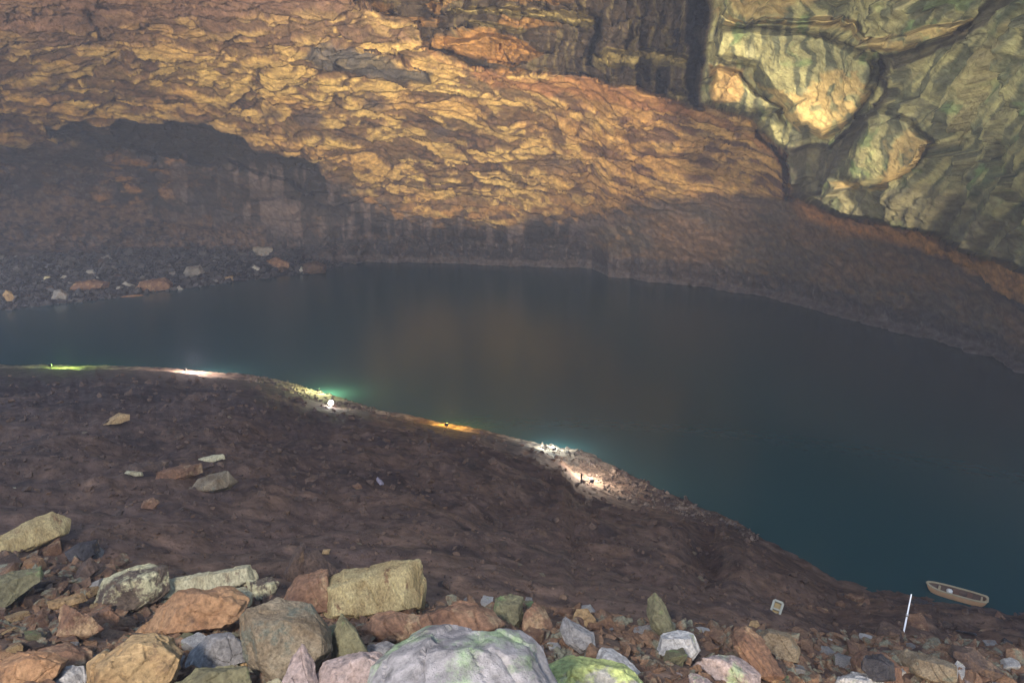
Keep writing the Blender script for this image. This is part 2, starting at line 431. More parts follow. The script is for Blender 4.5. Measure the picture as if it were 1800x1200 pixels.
# dusty scree slope at left base
m_sc = smooth(polysd(Uw, Vw, [(-500, 320), (150, 345), (330, 380), (460, 400), (480, 440), (200, 448), (-500, 440)]) / 24 + .4)
col = mixc(col, [.16, .105, .078], m_sc * .8 * smooth(N3([1, 1, 1], 125, 5) * 2.5 + .7))
col = mixc(col, [.010, .010, .012], m_rec * .93)  # recess near-black: dark rock with its shadow put into the colour
tail_shade = smooth(polysd(Ug * -.6 + Uw * 1.6, Vg * -.6 + Vw * 1.6, [(560, 296), (640, 350), (720, 392), (860, 404), (1000, 384), (1125, 405), (1150, 432), (1000, 418), (850, 428), (650, 420), (540, 350)]) / 7 + .3)
col = mixc(col, [.018, .017, .022], tail_shade * .85)  # recess shadow carried on down the wall as colour
rb_ = smooth(fbm(np.stack([az / 1.3, P[..., 2] / 9, P[..., 2] * 0], -1), 4, 127) * 3 + .1)
colz = smooth(polysd(Uw, Vw, [(290, 285), (400, 280), (560, 300), (640, 350), (720, 380), (900, 385), (1060, 380), (1140, 420), (1040, 440), (560, 430), (460, 400), (330, 370)]) / 14 + .4)
col = mixc(col, [.125, .10, .105], colz * rb_ * .75)
col = mixc(col, [.028, .024, .026], colz * (1 - rb_) * .6)
# apron
ap = np.zeros(P.shape) + np.array([.15, .095, .062])
ap = mixc(ap, [.105, .082, .066], smooth(N3([8, 8, 4], 131) * 2 + .5))
ap = mixc(ap, [.20, .12, .06], smooth(N3([2, 2, 1], 133) * 3 - .5) * .6)
col = col * (1 - apron[..., None]) + ap * apron[..., None]
rim = smooth(1 - np.abs(sd_green + 16) / 22) * (1 - mg) * smooth((Ug - 1380) / 40)
col = mixc(col, [.44, .21, .08], rim * .9)
rim2 = smooth(polysd(Uw, Vw, [(1480, 372), (1600, 410), (1700, 440), (1810, 478), (1810, 525), (1760, 508), (1690, 462), (1640, 446), (1580, 420)]) / 8 + .4)
col = mixc(col, [.50, .25, .085], rim2 * .85)
# dark wet band over the waterline, pale bench
wet = smooth((46 - W + 10 * N3([5, 5, 2], 141)) / 14) * (1 - mg) * smooth((Ug - 420) / 120)
col = mixc(col, [.045, .040, .046], wet * .75)
pal = smooth((16 + 7 * N3([4, 4, 1], 143) - W) / 7) * smooth((Ug - 540) / 60)
col = mixc(col, [.125, .105, .108], pal * (1 - mg) * .75)
stv = smooth(N3([.5, .5, 5], 145, 4) * 3 - .6) * smooth((44 - W) / 10) * smooth((W - 8) / 8)
col = mixc(col, [.17, .14, .14], stv * (1 - mg) * .7)
# green rock
st = fbm(np.stack([Uw / 9, Vg / 70, Ug * 0], -1), 4, 151)
st2 = fbm(np.stack([dgl / 11, (Ug - Vg) / 110, Ug * 0], -1), 4, 152)
sm = np.where(Ug > 1580, st2, st)
grn = np.zeros(P.shape) + np.array([.31, .29, .14])
grn = mixc(grn, [.065, .075, .05], smooth(sm * 3 + .35) * .85)
grn = mixc(grn, [.13, .20, .075], smooth(fbm(np.stack([Uw / 26, Vg / 50, Ug * 0], -1), 4, 153) * 3.2 - .7) * .75)
grn = mixc(grn, [.34, .33, .19], smooth(fbm(np.stack([Uw / 30, Vw / 34, Ug * 0], -1), 5, 155) * 3.4 - 1.1) * .6)
cre = np.maximum((1 - smooth(gf / .06)), .7 * (1 - smooth(gf2 / .07)) * smooth(sm * 3 + .5)) * (1 - .6 * m_hb) * (1 - .5 * m_lb)
grn = mixc(grn, [.04, .04, .03], cre * .75)
dk_ = smooth(fbm(np.stack([dgl / 34, (Ug - Vg) / 190, Ug * 0], -1), 4, 154) * 3.4 - .5) * smooth((Ug - 1500) / 60)
grn = mixc(grn, [.06, .08, .05], dk_ * .65)
grn = mixc(grn, [.30, .27, .14], smooth(fbm(np.stack([dgl / 20, (Ug - Vg) / 120, Ug * 0], -1), 5, 156) * 4 - 1.0) * smooth((Ug - 1540) / 60) * .7)
yl = np.array([.47, .34, .14])  # ochre, with light from below put into the undersides and ledge
yn = smooth(fbm(np.stack([Uw / 16, Vw / 16, Ug * 0], -1), 5, 157) * 2.5 + .9)
y1 = smooth(polysd(Uw, Vw, [(1322, 130), (1340, 160), (1385, 168), (1400, 180), (1425, 135), (1480, 125), (1520, 118), (1528, 150), (1520, 180), (1480, 220), (1440, 250), (1405, 240), (1350, 180)]) / 7 + .5)
grn = mixc(grn, yl, y1 * yn * .95)
y2 = smooth(polysd(Uw, Vw, [(1560, 235), (1600, 228), (1622, 245), (1628, 275), (1600, 310), (1560, 330), (1500, 336), (1470, 318), (1530, 318), (1560, 290)]) / 8 + .5)
grn = mixc(grn, yl * .85, y2 * yn * .9)
grn = mixc(grn, yl, m_ledge * .85 * yn)
y3 = smooth(polysd(Uw, Vw, [(1255, -60), (1290, 10), (1400, 30), (1430, 0), (1420, -60)]) / 10 + .5)
grn = mixc(grn, yl * .8, y3 * .75 * yn)
y4 = smooth(polysd(Uw, Vw, [(1240, 112), (1310, 125), (1300, 180), (1250, 188)]) / 8 + .5)
grn = mixc(grn, [.42, .26, .10], y4 * .75)
y5 = smooth(polysd(Uw, Vw, [(1690, 95), (1800, 20), (1800, 60), (1740, 130), (1700, 190), (1660, 260), (1640, 260), (1690, 180)]) / 8 + .5)
grn = mixc(grn, [.27, .22, .10], y5 * .45)
grn = mixc(grn, [.05, .042, .034], np.maximum(m_cleft, m_cleft2) * .8)  # clefts darkened in the colour, standing in for deep shade
m_btm = smooth(polysd(Uw, Vw, [(1400, 345), (1470, 322), (1560, 340), (1640, 320), (1700, 360), (1810, 400), (1810, 480), (1700, 440), (1600, 400), (1484, 384)]) / 10 + .5)
grn = mixc(grn, [.11, .10, .065], m_btm * .6)
col = col * (1 - mg[..., None]) + grn * mg[..., None]
# top wall
tw = np.zeros(P.shape) + np.array([.065, .048, .034])
tw = mixc(tw, [.15, .12, .06], smooth(fbm(np.stack([Uw / 7, Vg / 60, Ug * 0], -1), 4, 161) * 2.6 - .2))
tw = mixc(tw, [.34, .19, .065], smooth(fbm(np.stack([Uw / 60, Vw / 18, Ug * 0], -1), 4, 163) * 3 - .1) * smooth((1030 - Ug) / 100) * .9)
tw = mixc(tw, [.26, .21, .08], np.maximum.reduce([m_l1, m_l2, m_l3, m_l5]) * .85)
tw = mixc(tw, [.36, .19, .06], m_l4 * .8)
tw = mixc(tw, [.035, .028, .024], np.maximum.reduce([m_slit, m_slit2, m_slit3]) * .9)  # shade of the slits painted into the colour
mt = m_top * (1 - mg)
col = col * (1 - mt[..., None]) + tw * mt[..., None]
rd = smooth(polysd(Uw, Vw, [(740, 84), (850, 128), (1060, 142), (1232, 188), (1390, 268), (1392, 300), (1300, 235), (1150, 190), (1000, 165), (860, 150)]) / 8 + .5) * (1 - mg)
col = mixc(col, [.30, .14, .06], rd * .7)
col = np.clip(col, 0.01, 1)

wall_mat = terrain_mat("cave_rock", 1.1, 0.5, rough=.8, var=.55)
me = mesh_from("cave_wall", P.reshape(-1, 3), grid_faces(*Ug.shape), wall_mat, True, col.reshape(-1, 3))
wall = link("cave_wall", me)
tag(wall, "stepped ochre cave vault and mossy green rock above the lake", "cave wall", kind="structure")

# ------------------------------------------------------------------ the near slope
CR = np.array([(-600, 650), (0, 646), (100, 648), (280, 651), (370, 663), (440, 669), (480, 677), (540, 702), (590, 716), (660, 727), (740, 743), (820, 758),
               (940, 786), (990, 812), (1010, 838), (1040, 860), (1100, 884), (1200, 905), (1280, 930), (1340, 958), (1400, 990), (1470, 1032), (1540, 1046), (1640, 1066), (1800, 1082), (2400, 1110)], float)
SH = np.array([(-600, 647), (0, 643), (90, 643), (280, 646), (370, 655), (440, 660), (520, 676), (600, 700), (660, 722), (740, 736), (850, 758), (940, 780), (1020, 794),
               (1100, 830), (1200, 878), (1260, 903), (1330, 940), (1400, 975), (1470, 1020), (1540, 1036), (1640, 1056), (1800, 1072), (2400, 1100)], float)
ZC = np.array([(-600, 2.6), (0, 2.4), (900, 2.2), (1000, 1.6), (1100, 1.3), (1200, 1.0), (1300, .6), (1500, .35), (2400, .3)], float)
nus = np.concatenate([np.linspace(-600, -50, 40), np.arange(-40, 1842, 3.0), np.linspace(1850, 2400, 40)])
vc = np.interp(nus, CR[:, 0], CR[:, 1]) + 1.6 * fbm(np.stack([nus / 17, nus * 0, nus * 0 + 5], -1), 4, 3)
zc = np.interp(nus, ZC[:, 0], ZC[:, 1])
rc = r_of_z(nus, vc, zc)
# control table: horizontal range at given rows
UA = [-600, 0, 450, 850, 1200, 1500, 1800, 2400]
T = {1700: [2.5, 2.5, 2, 1.7, 4, 9, 13, 15],
     1200: [8, 8, 7, 6.0, 8.5, 15.5, 20, 24],
     1100: [11, 11, 10, 9.4, 13.5, 22, 26, 28],
     1000: [15, 15, 14.5, 15, 22, 99, 99, 99],
     900: [21, 21, 21, 24, 36, 99, 99, 99],
     800: [31, 31, 31, 36, 99, 99, 99, 99],
     720: [43, 43, 43, 99, 99, 99, 99, 99]}
nrow = 330
s_ = np.linspace(0, 1, nrow) ** .9
NV = 1700 + s_[:, None] * (vc[None, :] - 1700)
NU = np.repeat(nus[None, :], nrow, 0)
NR = np.zeros(NV.shape)
for j, u in enumerate(nus):
    ks, vals = [], []
    for v_ in sorted(T, reverse=True):
        r_ = np.interp(u, UA, T[v_])
        if v_ > vc[j] + 35 and r_ < rc[j] * .93:
            ks.append(v_); vals.append(r_)
    ks.append(vc[j]); vals.append(rc[j])
    kk = np.array(ks)[::-1]; vv = 1 / np.array(vals)[::-1]
    NR[:, j] = 1 / np.interp(NV[:, j], kk, vv)
def blur(a, n, ax):
    k = np.hanning(2 * n + 3)[1:-1]; k /= k.sum()
    pad = [(0, 0), (0, 0)]; pad[ax] = (n, n)
    b = np.pad(a, pad, mode='edge')
    return np.apply_along_axis(lambda x: np.convolve(x, k, 'valid'), ax, b)
lg = np.log(NR)
keep = smooth((NV - vc[None, :]) / 30)
lg = lg * (1 - keep) + blur(blur(lg, 8, 0), 20, 1) * keep
NR = np.exp(lg)
NP = at_r(NU, NV, NR)
# beyond the crest: down to the shore and under the water
vsn = np.interp(nus, SH[:, 0], SH[:, 1])
rshore = np.maximum(r_of_z(nus, vsn, 0.0), rc + 1.0)
dcr = ray(nus, vc); dh = dcr[:, :2] / np.linalg.norm(dcr[:, :2], axis=1)[:, None]
rows = []
nb = 60
for k in range(1, nb + 1):
    t = k / nb * 1.6
    rr = rc + (rshore - rc) * t
    zz = np.where(t <= 1, zc * max(1 - t, 0) ** .8 * (1 - .35 * np.sin(np.pi * min(t, 1))), -(t - 1) * 3.5)
    if t > 1: rr = rshore + (t - 1) * 14
    rows.append(np.concatenate([dh * rr[:, None], zz[:, None]], 1))
NP = np.concatenate([NP, np.array(rows)], 0)
NUf = np.concatenate([NU, np.repeat(nus[None], nb, 0)], 0)
NVf = np.concatenate([NV, np.repeat(vc[None], nb, 0)], 0)
idx = np.arange(NP.shape[0])[:, None] - nrow
dist = np.hypot(NP[..., 0], NP[..., 1])
amp = np.interp(dist, [3, 10, 25, 60], [.10, .28, .6, .6])
calm = np.where(idx < 0, smooth(-idx / 14) * .85 + .15, .22)
lump = fbm(NP / 3.0, 5, 201) * 1.3 + .5 * np.abs(fbm(NP / 1.1, 4, 205))
vn1, ve1, _, _, _ = voro(NP[..., 0] / 1.7 + lump * .3, NP[..., 1] / 1.3 + lump * .3, 31)
lump += .35 * (vn1 - .5) * smooth(ve1 / .3)
NP[..., 2] += amp * calm * lump * .9
NP[..., 2] += np.where((idx >= 0) & (NP[..., 2] > -.3), .12 * fbm(NP / .5, 3, 207), 0)
def M3(sc, s, o=4): return fbm(NP / np.array(sc, float), o, s)
ncol = np.zeros(NP.shape) + np.array([.105, .066, .048])
ncol = mixc(ncol, [.16, .095, .060], smooth(M3([2.5, 2.5, 2.5], 211, 5) * 2.2 + .2) * .6)
ncol = mixc(ncol, [.060, .040, .033], smooth(M3([1.1, 1.1, 1.1], 213, 5) * 2.8 - .2) * .7)
ncol = mixc(ncol, [.20, .12, .07], smooth(M3([.5, .5, .5], 215, 4) * 3.4 - 1.2) * .6)
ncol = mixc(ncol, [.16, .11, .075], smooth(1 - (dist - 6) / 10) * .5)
ncol = ncol * (1 + .3 * smooth((30 - dist) / 14))[..., None]  # brighter toward the viewpoint: lamp falloff put into the colour
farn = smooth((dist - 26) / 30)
ncol = mixc(ncol, [.050, .040, .040], farn * .8)  # darker toward the crest, the same falloff as colour
ncol = mixc(ncol, [.17, .11, .078], smooth(M3([2.2, 5, 2], 217, 5) * 4 - 1.1) * .65)
ncol = mixc(ncol, [.035, .025, .023], smooth(M3([1.6, 1.6, 1.6], 219, 5) * 4 - 1.2) * .7)
shore_m = np.where(idx >= 2, 1.0, 0) * (1 - .8 * smooth((NUf - 1090) / 60))
ncol = mixc(ncol, [.22, .17, .13], shore_m * smooth(M3([.8, .8, .8], 221, 4) * 2 + .6) * .85)
near_mat = terrain_mat("mud_and_grit", 1.6, 0.16, rough=.9, var=.6, spec=.2)
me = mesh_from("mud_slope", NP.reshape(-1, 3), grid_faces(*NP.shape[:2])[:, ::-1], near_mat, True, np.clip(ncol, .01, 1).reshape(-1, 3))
slope = link("mud_slope", me)
tag(slope, "dark brown mud slope running down to the near shore", "slope", kind="structure")

def ground(u, v):
    """point on the near slope seen at photo pixel (u, v)"""
    j = int(np.argmin(np.abs(nus - u)))
    vcj = NV[:, j]
    i = int(np.argmin(np.abs(vcj - v)))
    best = NP[i, j]
    # refine: nearest projected vertex
    i0, i1 = max(0, i - 25), min(nrow, i + 25); j0, j1 = max(0, j - 8), min(len(nus), j + 9)
    sub = NP[i0:i1, j0:j1] - C0
    dep = sub @ FWD
    uu = 900 + F * (sub @ RGT) / dep; vv = 600 - F * (sub @ UP) / dep
    k = np.argmin((uu - u) ** 2 + (vv - v) ** 2)
    return (sub.reshape(-1, 3)[k]) + C0

# ------------------------------------------------------------------ the far rubble beach (left)
BS = np.array([(-500, 620), (0, 546), (150, 529), (330, 507), (480, 487), (565, 478), (600, 466), (640, 462)], float)
bus = np.concatenate([np.linspace(-500, -20, 60), np.arange(-16, 642, 3.0)])
bv = np.interp(bus, BS[:, 0], BS[:, 1]) + 2 * fbm(np.stack([bus / 20, bus * 0, bus * 0], -1), 4, 8)
br = np.maximum(r_of_z(bus, bv, 0.0), 20)
bw = np.minimum(r_of_z(bus, np.interp(bus, VS[:, 0], VS[:, 1]), 0.0), 190) * 1.03
d0 = ray(bus, bv); dhb = d0[:, :2] / np.linalg.norm(d0[:, :2], axis=1)[:, None]
rows = []
for t in np.linspace(-.25, 1, 150):
    rr = br + (bw - br) * max(t, 0) + min(t, 0) * 12
    hmax = np.interp(bus, [-500, 0, 400, 560, 620, 640], [3, 2.4, 1.8, 1.1, .4, .1])
    zz = hmax * max(t, 0) ** .8 + min(t, 0) * 3
    rows.append(np.concatenate([dhb * rr[:, None], np.broadcast_to(zz, bus.shape)[:, None]], 1))
BP = np.array(rows)
bt = np.linspace(-.25, 1, 150)[:, None]
BP[..., 2] += .5 * fbm(BP / 2.6, 4, 61) * smooth(bt * 8)
BC = np.zeros(BP.shape) + np.array([.050, .043, .043])
BC = BC * .7
BC = mixc(BC, [.08, .065, .058], smooth(fbm(BP / 1.6, 4, 63) * 2.5 - .2) * .7)
me = mesh_from("far_beach", BP.reshape(-1, 3), grid_faces(*BP.shape[:2])[:, ::-1], terrain_mat("wet_rubble", 1.6, .2), True, BC.reshape(-1, 3))
beach = link("far_beach", me)
tag(beach, "low dark rubble beach under the far left wall", "beach", kind="structure")
def bground(u, v):
    sub = BP[24:] - C0
    dep = sub @ FWD
    uu = 900 + F * (sub @ RGT) / dep; vv = 600 - F * (sub @ UP) / dep
    k = np.argmin((uu - u) ** 2 + (vv - v) ** 2)
    return BP[24:].reshape(-1, 3)[k]

# ------------------------------------------------------------------ the lake
m, N, L, Pb = new_mat("turbid_water")
Pb.inputs["Base Color"].default_value = (.018, .056, .062, 1)
Pb.inputs["Roughness"].default_value = .22
Pb.inputs["Specular IOR Level"].default_value = .36
Pb.inputs["IOR"].default_value = 1.33
tc = N.new("ShaderNodeTexCoord"); nn = N.new("ShaderNodeTexNoise"); nn.inputs["Scale"].default_value = 1.1
nn.inputs["Detail"].default_value = 4; L.new(tc.outputs["Object"], nn.inputs["Vector"])
bb = N.new("ShaderNodeBump"); bb.inputs["Distance"].default_value = .02; bb.inputs["Strength"].default_value = .5
L.new(nn.outputs["Fac"], bb.inputs["Height"]); L.new(bb.outputs[0], Pb.inputs["Normal"])
gx = np.linspace(-260, 260, 60); gy = np.linspace(8, 260, 40)
GX, GY = np.meshgrid(gx, gy)
wp = np.stack([GX, GY, GX * 0], -1)
me = mesh_from("water", wp.reshape(-1, 3), grid_faces(*GX.shape), m, True)
lake = link("water", me)
tag(lake, "still dark teal cave lake between the mud slope and the far wall", "water", kind="structure")

# ------------------------------------------------------------------ stones
_ico = {}
def ico(n):
    if n not in _ico:
        bm = bmesh.new(); bmesh.ops.create_icosphere(bm, subdivisions=n, radius=1)
        v = np.array([x.co[:] for x in bm.verts]); f = np.array([[w.index for w in x.verts] for x in bm.faces])
        bm.free(); _ico[n] = (v, f)
    return _ico[n]

def chunk(normals, offs, n, r, soft=14.0, rough=.05, fs=1.6, chip=.84):
    soft = soft * 3.2
    # extra chipped facets
    ex = r.normal(size=(16, 3)); ex /= np.linalg.norm(ex, axis=1)[:, None]
    sup = 1 / np.maximum((ex @ normals.T) / offs[None, :], 1e-4).max(1)
    normals = np.concatenate([normals, ex]); offs = np.concatenate([offs, sup * r.uniform(chip, 1.0, 16)])
    v, f = ico(n)
    v = v / np.linalg.norm(v, axis=1)[:, None]
    k = (v @ normals.T) / offs[None, :]
    k = np.maximum(k, 1e-4)
    p = (np.power(k, soft)).sum(1) ** (1 / soft)
    rad = 1 / p
    q = v * rad[:, None]
    off = r.random(3) * 50
    sc = np.abs(q).max()
    q = q * (1 + rough * fbm(q / sc * fs + off, 5, 5) * 2.4)[:, None]
    ca, ce, cb, cx_, cy_ = voro((q[:, 0] + q[:, 2] * .6) / sc * 2.3 + off[0], (q[:, 1] - q[:, 2] * .7) / sc * 2.3 + off[1], 3)
    q = q * (1 + rough * 1.5 * ((ca - .5) * smooth(ce / .25) + (cb - .5) * cx_))[:, None]
    ledge = fbm(q / sc * 3.1 + off, 3, 9)
    q = q * (1 - rough * 1.2 * np.floor(ledge * 5)[:, None] / 5)
    return q, f

def random_chunk(r, n=3, flat=.6, elong=1.4, soft=14, rough=.05):
    nn = r.normal(size=(int(r.integers(8, 13)), 3)); nn /= np.linalg.norm(nn, axis=1)[:, None]
    nn = np.concatenate([nn, [[0, 0, 1], [0, 0, -1], [1, 0, 0], [-1, 0, 0], [0, 1, 0], [0, -1, 0]]])
    of = r.uniform(.62, 1.0, len(nn))
    q, f = chunk(nn, of, n, r, soft, rough)
    q = q * np.array([elong, 1.0, flat])
    q /= np.abs(q[:, 0]).max()                    # half-length 1
    return q, f

MATS = {}
def sm(key, *a, **k):
    MATS[key] = stone_mat(key, *a, **k); return MATS[key]
sm("rust_brown_stone", (.13, .068, .042), (.26, .145, .082), (.34, .23, .13), lim=.57)
sm("dark_brown_stone", (.060, .040, .032), (.125, .080, .055), (.20, .13, .08), lim=.62)
sm("grey_stone", (.17, .16, .155), (.29, .27, .25), (.23, .15, .10), lim=.6)
sm("ochre_stone", (.27, .165, .075), (.42, .29, .14), (.17, .10, .06), lim=.60)
sm("olive_stone", (.12, .105, .058), (.21, .19, .10), (.17, .23, .09), lim=.58)
sm("cream_stone", (.36, .31, .19), (.52, .47, .30), (.19, .13, .08), lim=.60, streak=True)
sm("pale_grey_stone", (.33, .31, .29), (.47, .45, .42), (.30, .36, .17), lim=.63)
sm("pink_stone", (.29, .215, .185), (.38, .30, .27), (.33, .38, .22), lim=.62)
sm("lime_mossed_stone", (.27, .30, .11), (.38, .43, .16), (.27, .26, .23), lim=.56)
sm("lavender_mossed_stone", (.14, .13, .13), (.235, .22, .22), (.20, .26, .15), lim=.53, sc=.9)
sm("mottled_stone", (.15, .105, .06), (.27, .215, .14), (.15, .15, .11), lim=.57, sc=2.6)
sm("yellow_streaked_stone", (.30, .22, .10), (.47, .38, .19), (.21, .12, .06), lim=.60, streak=True, sc=2.2)
sm("orange_stone", (.28, .145, .070), (.41, .24, .12), (.17, .10, .062), lim=.57)
sm("wet_dark_stone", (.026, .023, .025), (.075, .068, .070), (.13, .09, .065), lim=.62, rough=.45)
sm("speckled_cream_stone", (.085, .060, .045), (.15, .11, .075), (.52, .47, .28), lim=.50, sc=2.0)

def hull_mesh(name, pts, mat, r, cuts=4, rough=.03, bev=.03):
    """angular broken block: convex hull of the corner points, chipped edges, worn faces"""
    pts = np.asarray(pts, float)
    size = float((pts.max(0) - pts.min(0)).max())
    bm = bmesh.new()
    vs_ = [bm.verts.new(p) for p in pts]
    bmesh.ops.convex_hull(bm, input=vs_)
    loose = [v for v in bm.verts if not v.link_faces]
    if loose: bmesh.ops.delete(bm, geom=loose, context='VERTS')
    bmesh.ops.dissolve_limit(bm, angle_limit=math.radians(9), verts=bm.verts[:], edges=bm.edges[:])
    bmesh.ops.bevel(bm, geom=bm.edges[:], offset=bev * size * .5, segments=1, affect='EDGES', clamp_overlap=True)
    bmesh.ops.triangulate(bm, faces=bm.faces[:])
    for _ in range(3):
        le = [e for e in bm.edges if e.calc_length() > size * (.34 if cuts < 3 else .16)]
        if not le: break
        bmesh.ops.subdivide_edges(bm, edges=le, cuts=1)
        bmesh.ops.triangulate(bm, faces=[f for f in bm.faces if len(f.verts) > 3])
    if cuts > 2:
        bmesh.ops.subdivide_edges(bm, edges=bm.edges[:], cuts=2, use_grid_fill=True)
        if cuts > 4: bmesh.ops.subdivide_edges(bm, edges=bm.edges[:], cuts=1, use_grid_fill=True)
    bm.normal_update()
    co = np.array([v.co[:] for v in bm.verts]); no = np.array([v.normal[:] for v in bm.verts])
    off = r.random(3) * 60
    q = co / size
    d_ = fbm(q * 2.6 + off, 4, 5) * 1.3 + .8 * np.abs(fbm(q * 6 + off, 4, 11))
    ca, ce, cb, cx_, cy_ = voro((q[:, 0] + q[:, 2] * .7) * 4.2 + off[0], (q[:, 1] * .8 - q[:, 2] * .9) * 4.2 + off[1], 3)
    d_ = d_ + 1.5 * (ca - .5) * smooth(ce / .08) + 1.2 * (cb - .5) * cx_ - .25 * (1 - smooth(ce / .10))
    co = co + no * (d_ * rough * size)[:, None]
    for v, c in zip(bm.verts, co): v.co = c
    me = bpy.data.meshes.new(name); bm.to_mesh(me); bm.free()
    me.materials.append(mat)
    me.polygons.foreach_set("use_smooth", np.ones(len(me.polygons), bool))
    me.set_sharp_from_angle(angle=math.radians(26))
    return me

def block_pts(r, flat, elong):
    """corners of a broken cuboid with some corners knocked off"""
    pts = []
    for sx in (-1, 1):
        for sy in (-1, 1):
            for sz in (-1, 1):
                c = np.array([sx, sy, sz]) * r.uniform(.68, 1.0, 3)
                if r.random() < .45:
                    for ax in range(3):
                        d = c.copy(); d[ax] *= r.uniform(.2, .7); pts.append(d)
                else: pts.append(c)
    sh = np.eye(3); sh[0, 1] = r.normal() * .3; sh[0, 2] = r.normal() * .35; sh[1, 2] = r.normal() * .25
    p = np.array(pts) @ sh.T * np.array([elong, 1, flat])
    return p / np.abs(p[:, 0]).max()

def traced(name, poly, mat, label, cat="boulder", group="boulders", depth=.75, seed=1, gfun=None, n=5, push=0.0, front=None, **kw):
    """boulder whose outline from the camera is poly; it stands on the ground below it with its own depth"""
    r = np.random.default_rng(seed)
    pl = np.array(poly, float)
    cen = np.array([pl[:, 0].mean(), (pl[:, 1].min() + pl[:, 1].max()) / 2])
    foot = (gfun or ground)(cen[0], min(pl[:, 1].max() - 2, 1330))
    slant = float((foot - C0) @ FWD) + push
    d = ray(cen[0], cen[1]); c = C0 + d * slant
    s = slant / F
    view = d / np.linalg.norm(d)
    rt = np.cross(view, [0, 0, 1]); rt /= np.linalg.norm(rt); up = np.cross(rt, view)
    L2 = np.stack([(pl[:, 0] - cen[0]) * s, -(pl[:, 1] - cen[1]) * s], 1)
    w = L2.max(0) - L2.min(0); mid_ = (L2.max(0) + L2.min(0)) / 2
    dp = depth * min(w[0], w[1] * 1.8) * .5
    pts = []
    for a in L2:
        pts.append(rt * a[0] + up * a[1] + view * dp * r.uniform(-.35, .35))
    k1 = r.uniform(.55, .9); sh = np.array([r.normal() * .10 * w[0], -.10 * w[1]])
    for fu, fv, fd in (front or []):
        pts.append(rt * (fu - cen[0]) * s - up * (fv - cen[1]) * s + view * dp * fd)
    for a in ([] if front else L2):
        b = (a - mid_) * k1 * r.uniform(.85, 1.05) + mid_ + sh
        pts.append(rt * b[0] + up * b[1] - view * dp * r.uniform(.65, 1.0))
    for a in L2:
        b = (a - mid_) * .75 + mid_
        pts.append(rt * b[0] + up * b[1] + view * dp * r.uniform(.7, 1.1))
    me = hull_mesh(name, pts, MATS[mat], r, cuts=n, rough=.028, bev=.014)
    o = link(name, me); o.location = c
    return tag(o, label, cat, group)

KEYS = []      # (u, v, phrase) of the stones others are described by
def B(poly, mat, label, phrase=None, **k):
    k['n'] = min(5, k.get('n', 5) + 1)
    p_ = np.array(poly, float); m_ = p_.mean(0); poly = [tuple(x) for x in (p_ - m_) * 1.10 + m_]
    o = traced("boulder", poly, mat, label, seed=len(KEYS) * 7 + 3, **k)
    p = np.array(poly); KEYS.append((p[:, 0].mean(), p[:, 1].mean(), phrase or label))
    return o

B([(660, 1240), (664, 1160), (695, 1126), (755, 1105), (840, 1114), (905, 1128), (930, 1150), (962, 1240)], "lavender_mossed_stone",
  "largest foreground boulder, lavender grey with a green mossy face and pinkish rim", "the largest lavender and green boulder", depth=.9,
  front=[(716, 1150, -.75), (752, 1143, -1.0), (840, 1146, -.95), (918, 1170, -.7), (690, 1250, -1.0), (748, 1250, -1.35), (950, 1250, -.9)])
B([(952, 1240), (960, 1192), (1000, 1166), (1035, 1158), (1090, 1165), (1125, 1190), (1150, 1240)], "lime_mossed_stone",
  "bright lime green mossy boulder at the bottom edge right of the largest boulder", "the bright lime mossy boulder")
B([(1050, 1170), (1060, 1146), (1078, 1143), (1110, 1164), (1135, 1190), (1090, 1200)], "pale_grey_stone",
  "grey wedge of rock leaning behind the bright lime mossy boulder", "the grey wedge behind the lime boulder", push=.5)
B([(548, 1230), (562, 1180), (575, 1164), (632, 1152), (668, 1163), (675, 1230)], "pink_stone",
  "low pink slab with green lower face left of the largest boulder", "the low pink slab")
B([(484, 1240), (500, 1190), (520, 1158), (535, 1142), (549, 1170), (560, 1240)], "pink_stone",
  "small pointed pyramid rock, pink on the left and lime green at its foot", "the lime pointed rock", n=4)
B([(435, 1080), (445, 1066), (498, 1061), (545, 1078), (572, 1115), (572, 1152), (535, 1185), (470, 1185), (440, 1140)], "mottled_stone",
  "tall rounded boulder mottled brown, green and grey left of the green pyramid rock", "the tall mottled boulder", depth=1.0)
B([(586, 1165), (588, 1112), (604, 1084), (622, 1106), (645, 1158), (630, 1170)], "olive_stone",
  "upright olive green pyramid rock in front of the yellow slab", "the olive pyramid rock", n=4)
B([(572, 1018), (600, 1003), (660, 1003), (733, 996), (739, 1030), (735, 1074), (660, 1076), (582, 1074)], "yellow_streaked_stone",
  "broad yellow slab of rock with vertical streaks standing at the edge of the mud slope", "the broad yellow slab", depth=.6,
  front=[(584, 1026, -.9), (722, 1010, -.8), (712, 1002, -.7), (733, 1072, -.6), (700, 1074, -1), (590, 1070, -1)])
B([(500, 1005), (522, 968), (536, 960), (540, 1012), (530, 1020), (505, 1018)], "dark_brown_stone",
  "dark rounded brown rock left of the gap above the yellow slab", "the dark brown rock above the yellow slab", n=4)
B([(541, 1010), (543, 962), (560, 968), (590, 1008), (575, 1018)], "dark_brown_stone",
  "dark brown pointed rock with a pale spot behind the yellow slab", "the dark pointed rock", n=4)
B([(500, 1050), (525, 1015), (575, 1008), (580, 1040), (568, 1072), (520, 1072)], "rust_brown_stone",
  "rust brown sloping boulder touching the left end of the yellow slab", "the rust sloping boulder", n=4)
B([(286, 1030), (296, 1008), (350, 1008), (432, 1010), (440, 1036), (380, 1047), (300, 1040)], "cream_stone",
  "long cream coloured slab with dark vertical streaks above the big orange boulder", "the long cream slab", depth=.5,
  front=[(294, 1012, -.9), (430, 1014, -.9), (432, 1038, -1), (382, 1046, -1), (296, 1036, -1)])
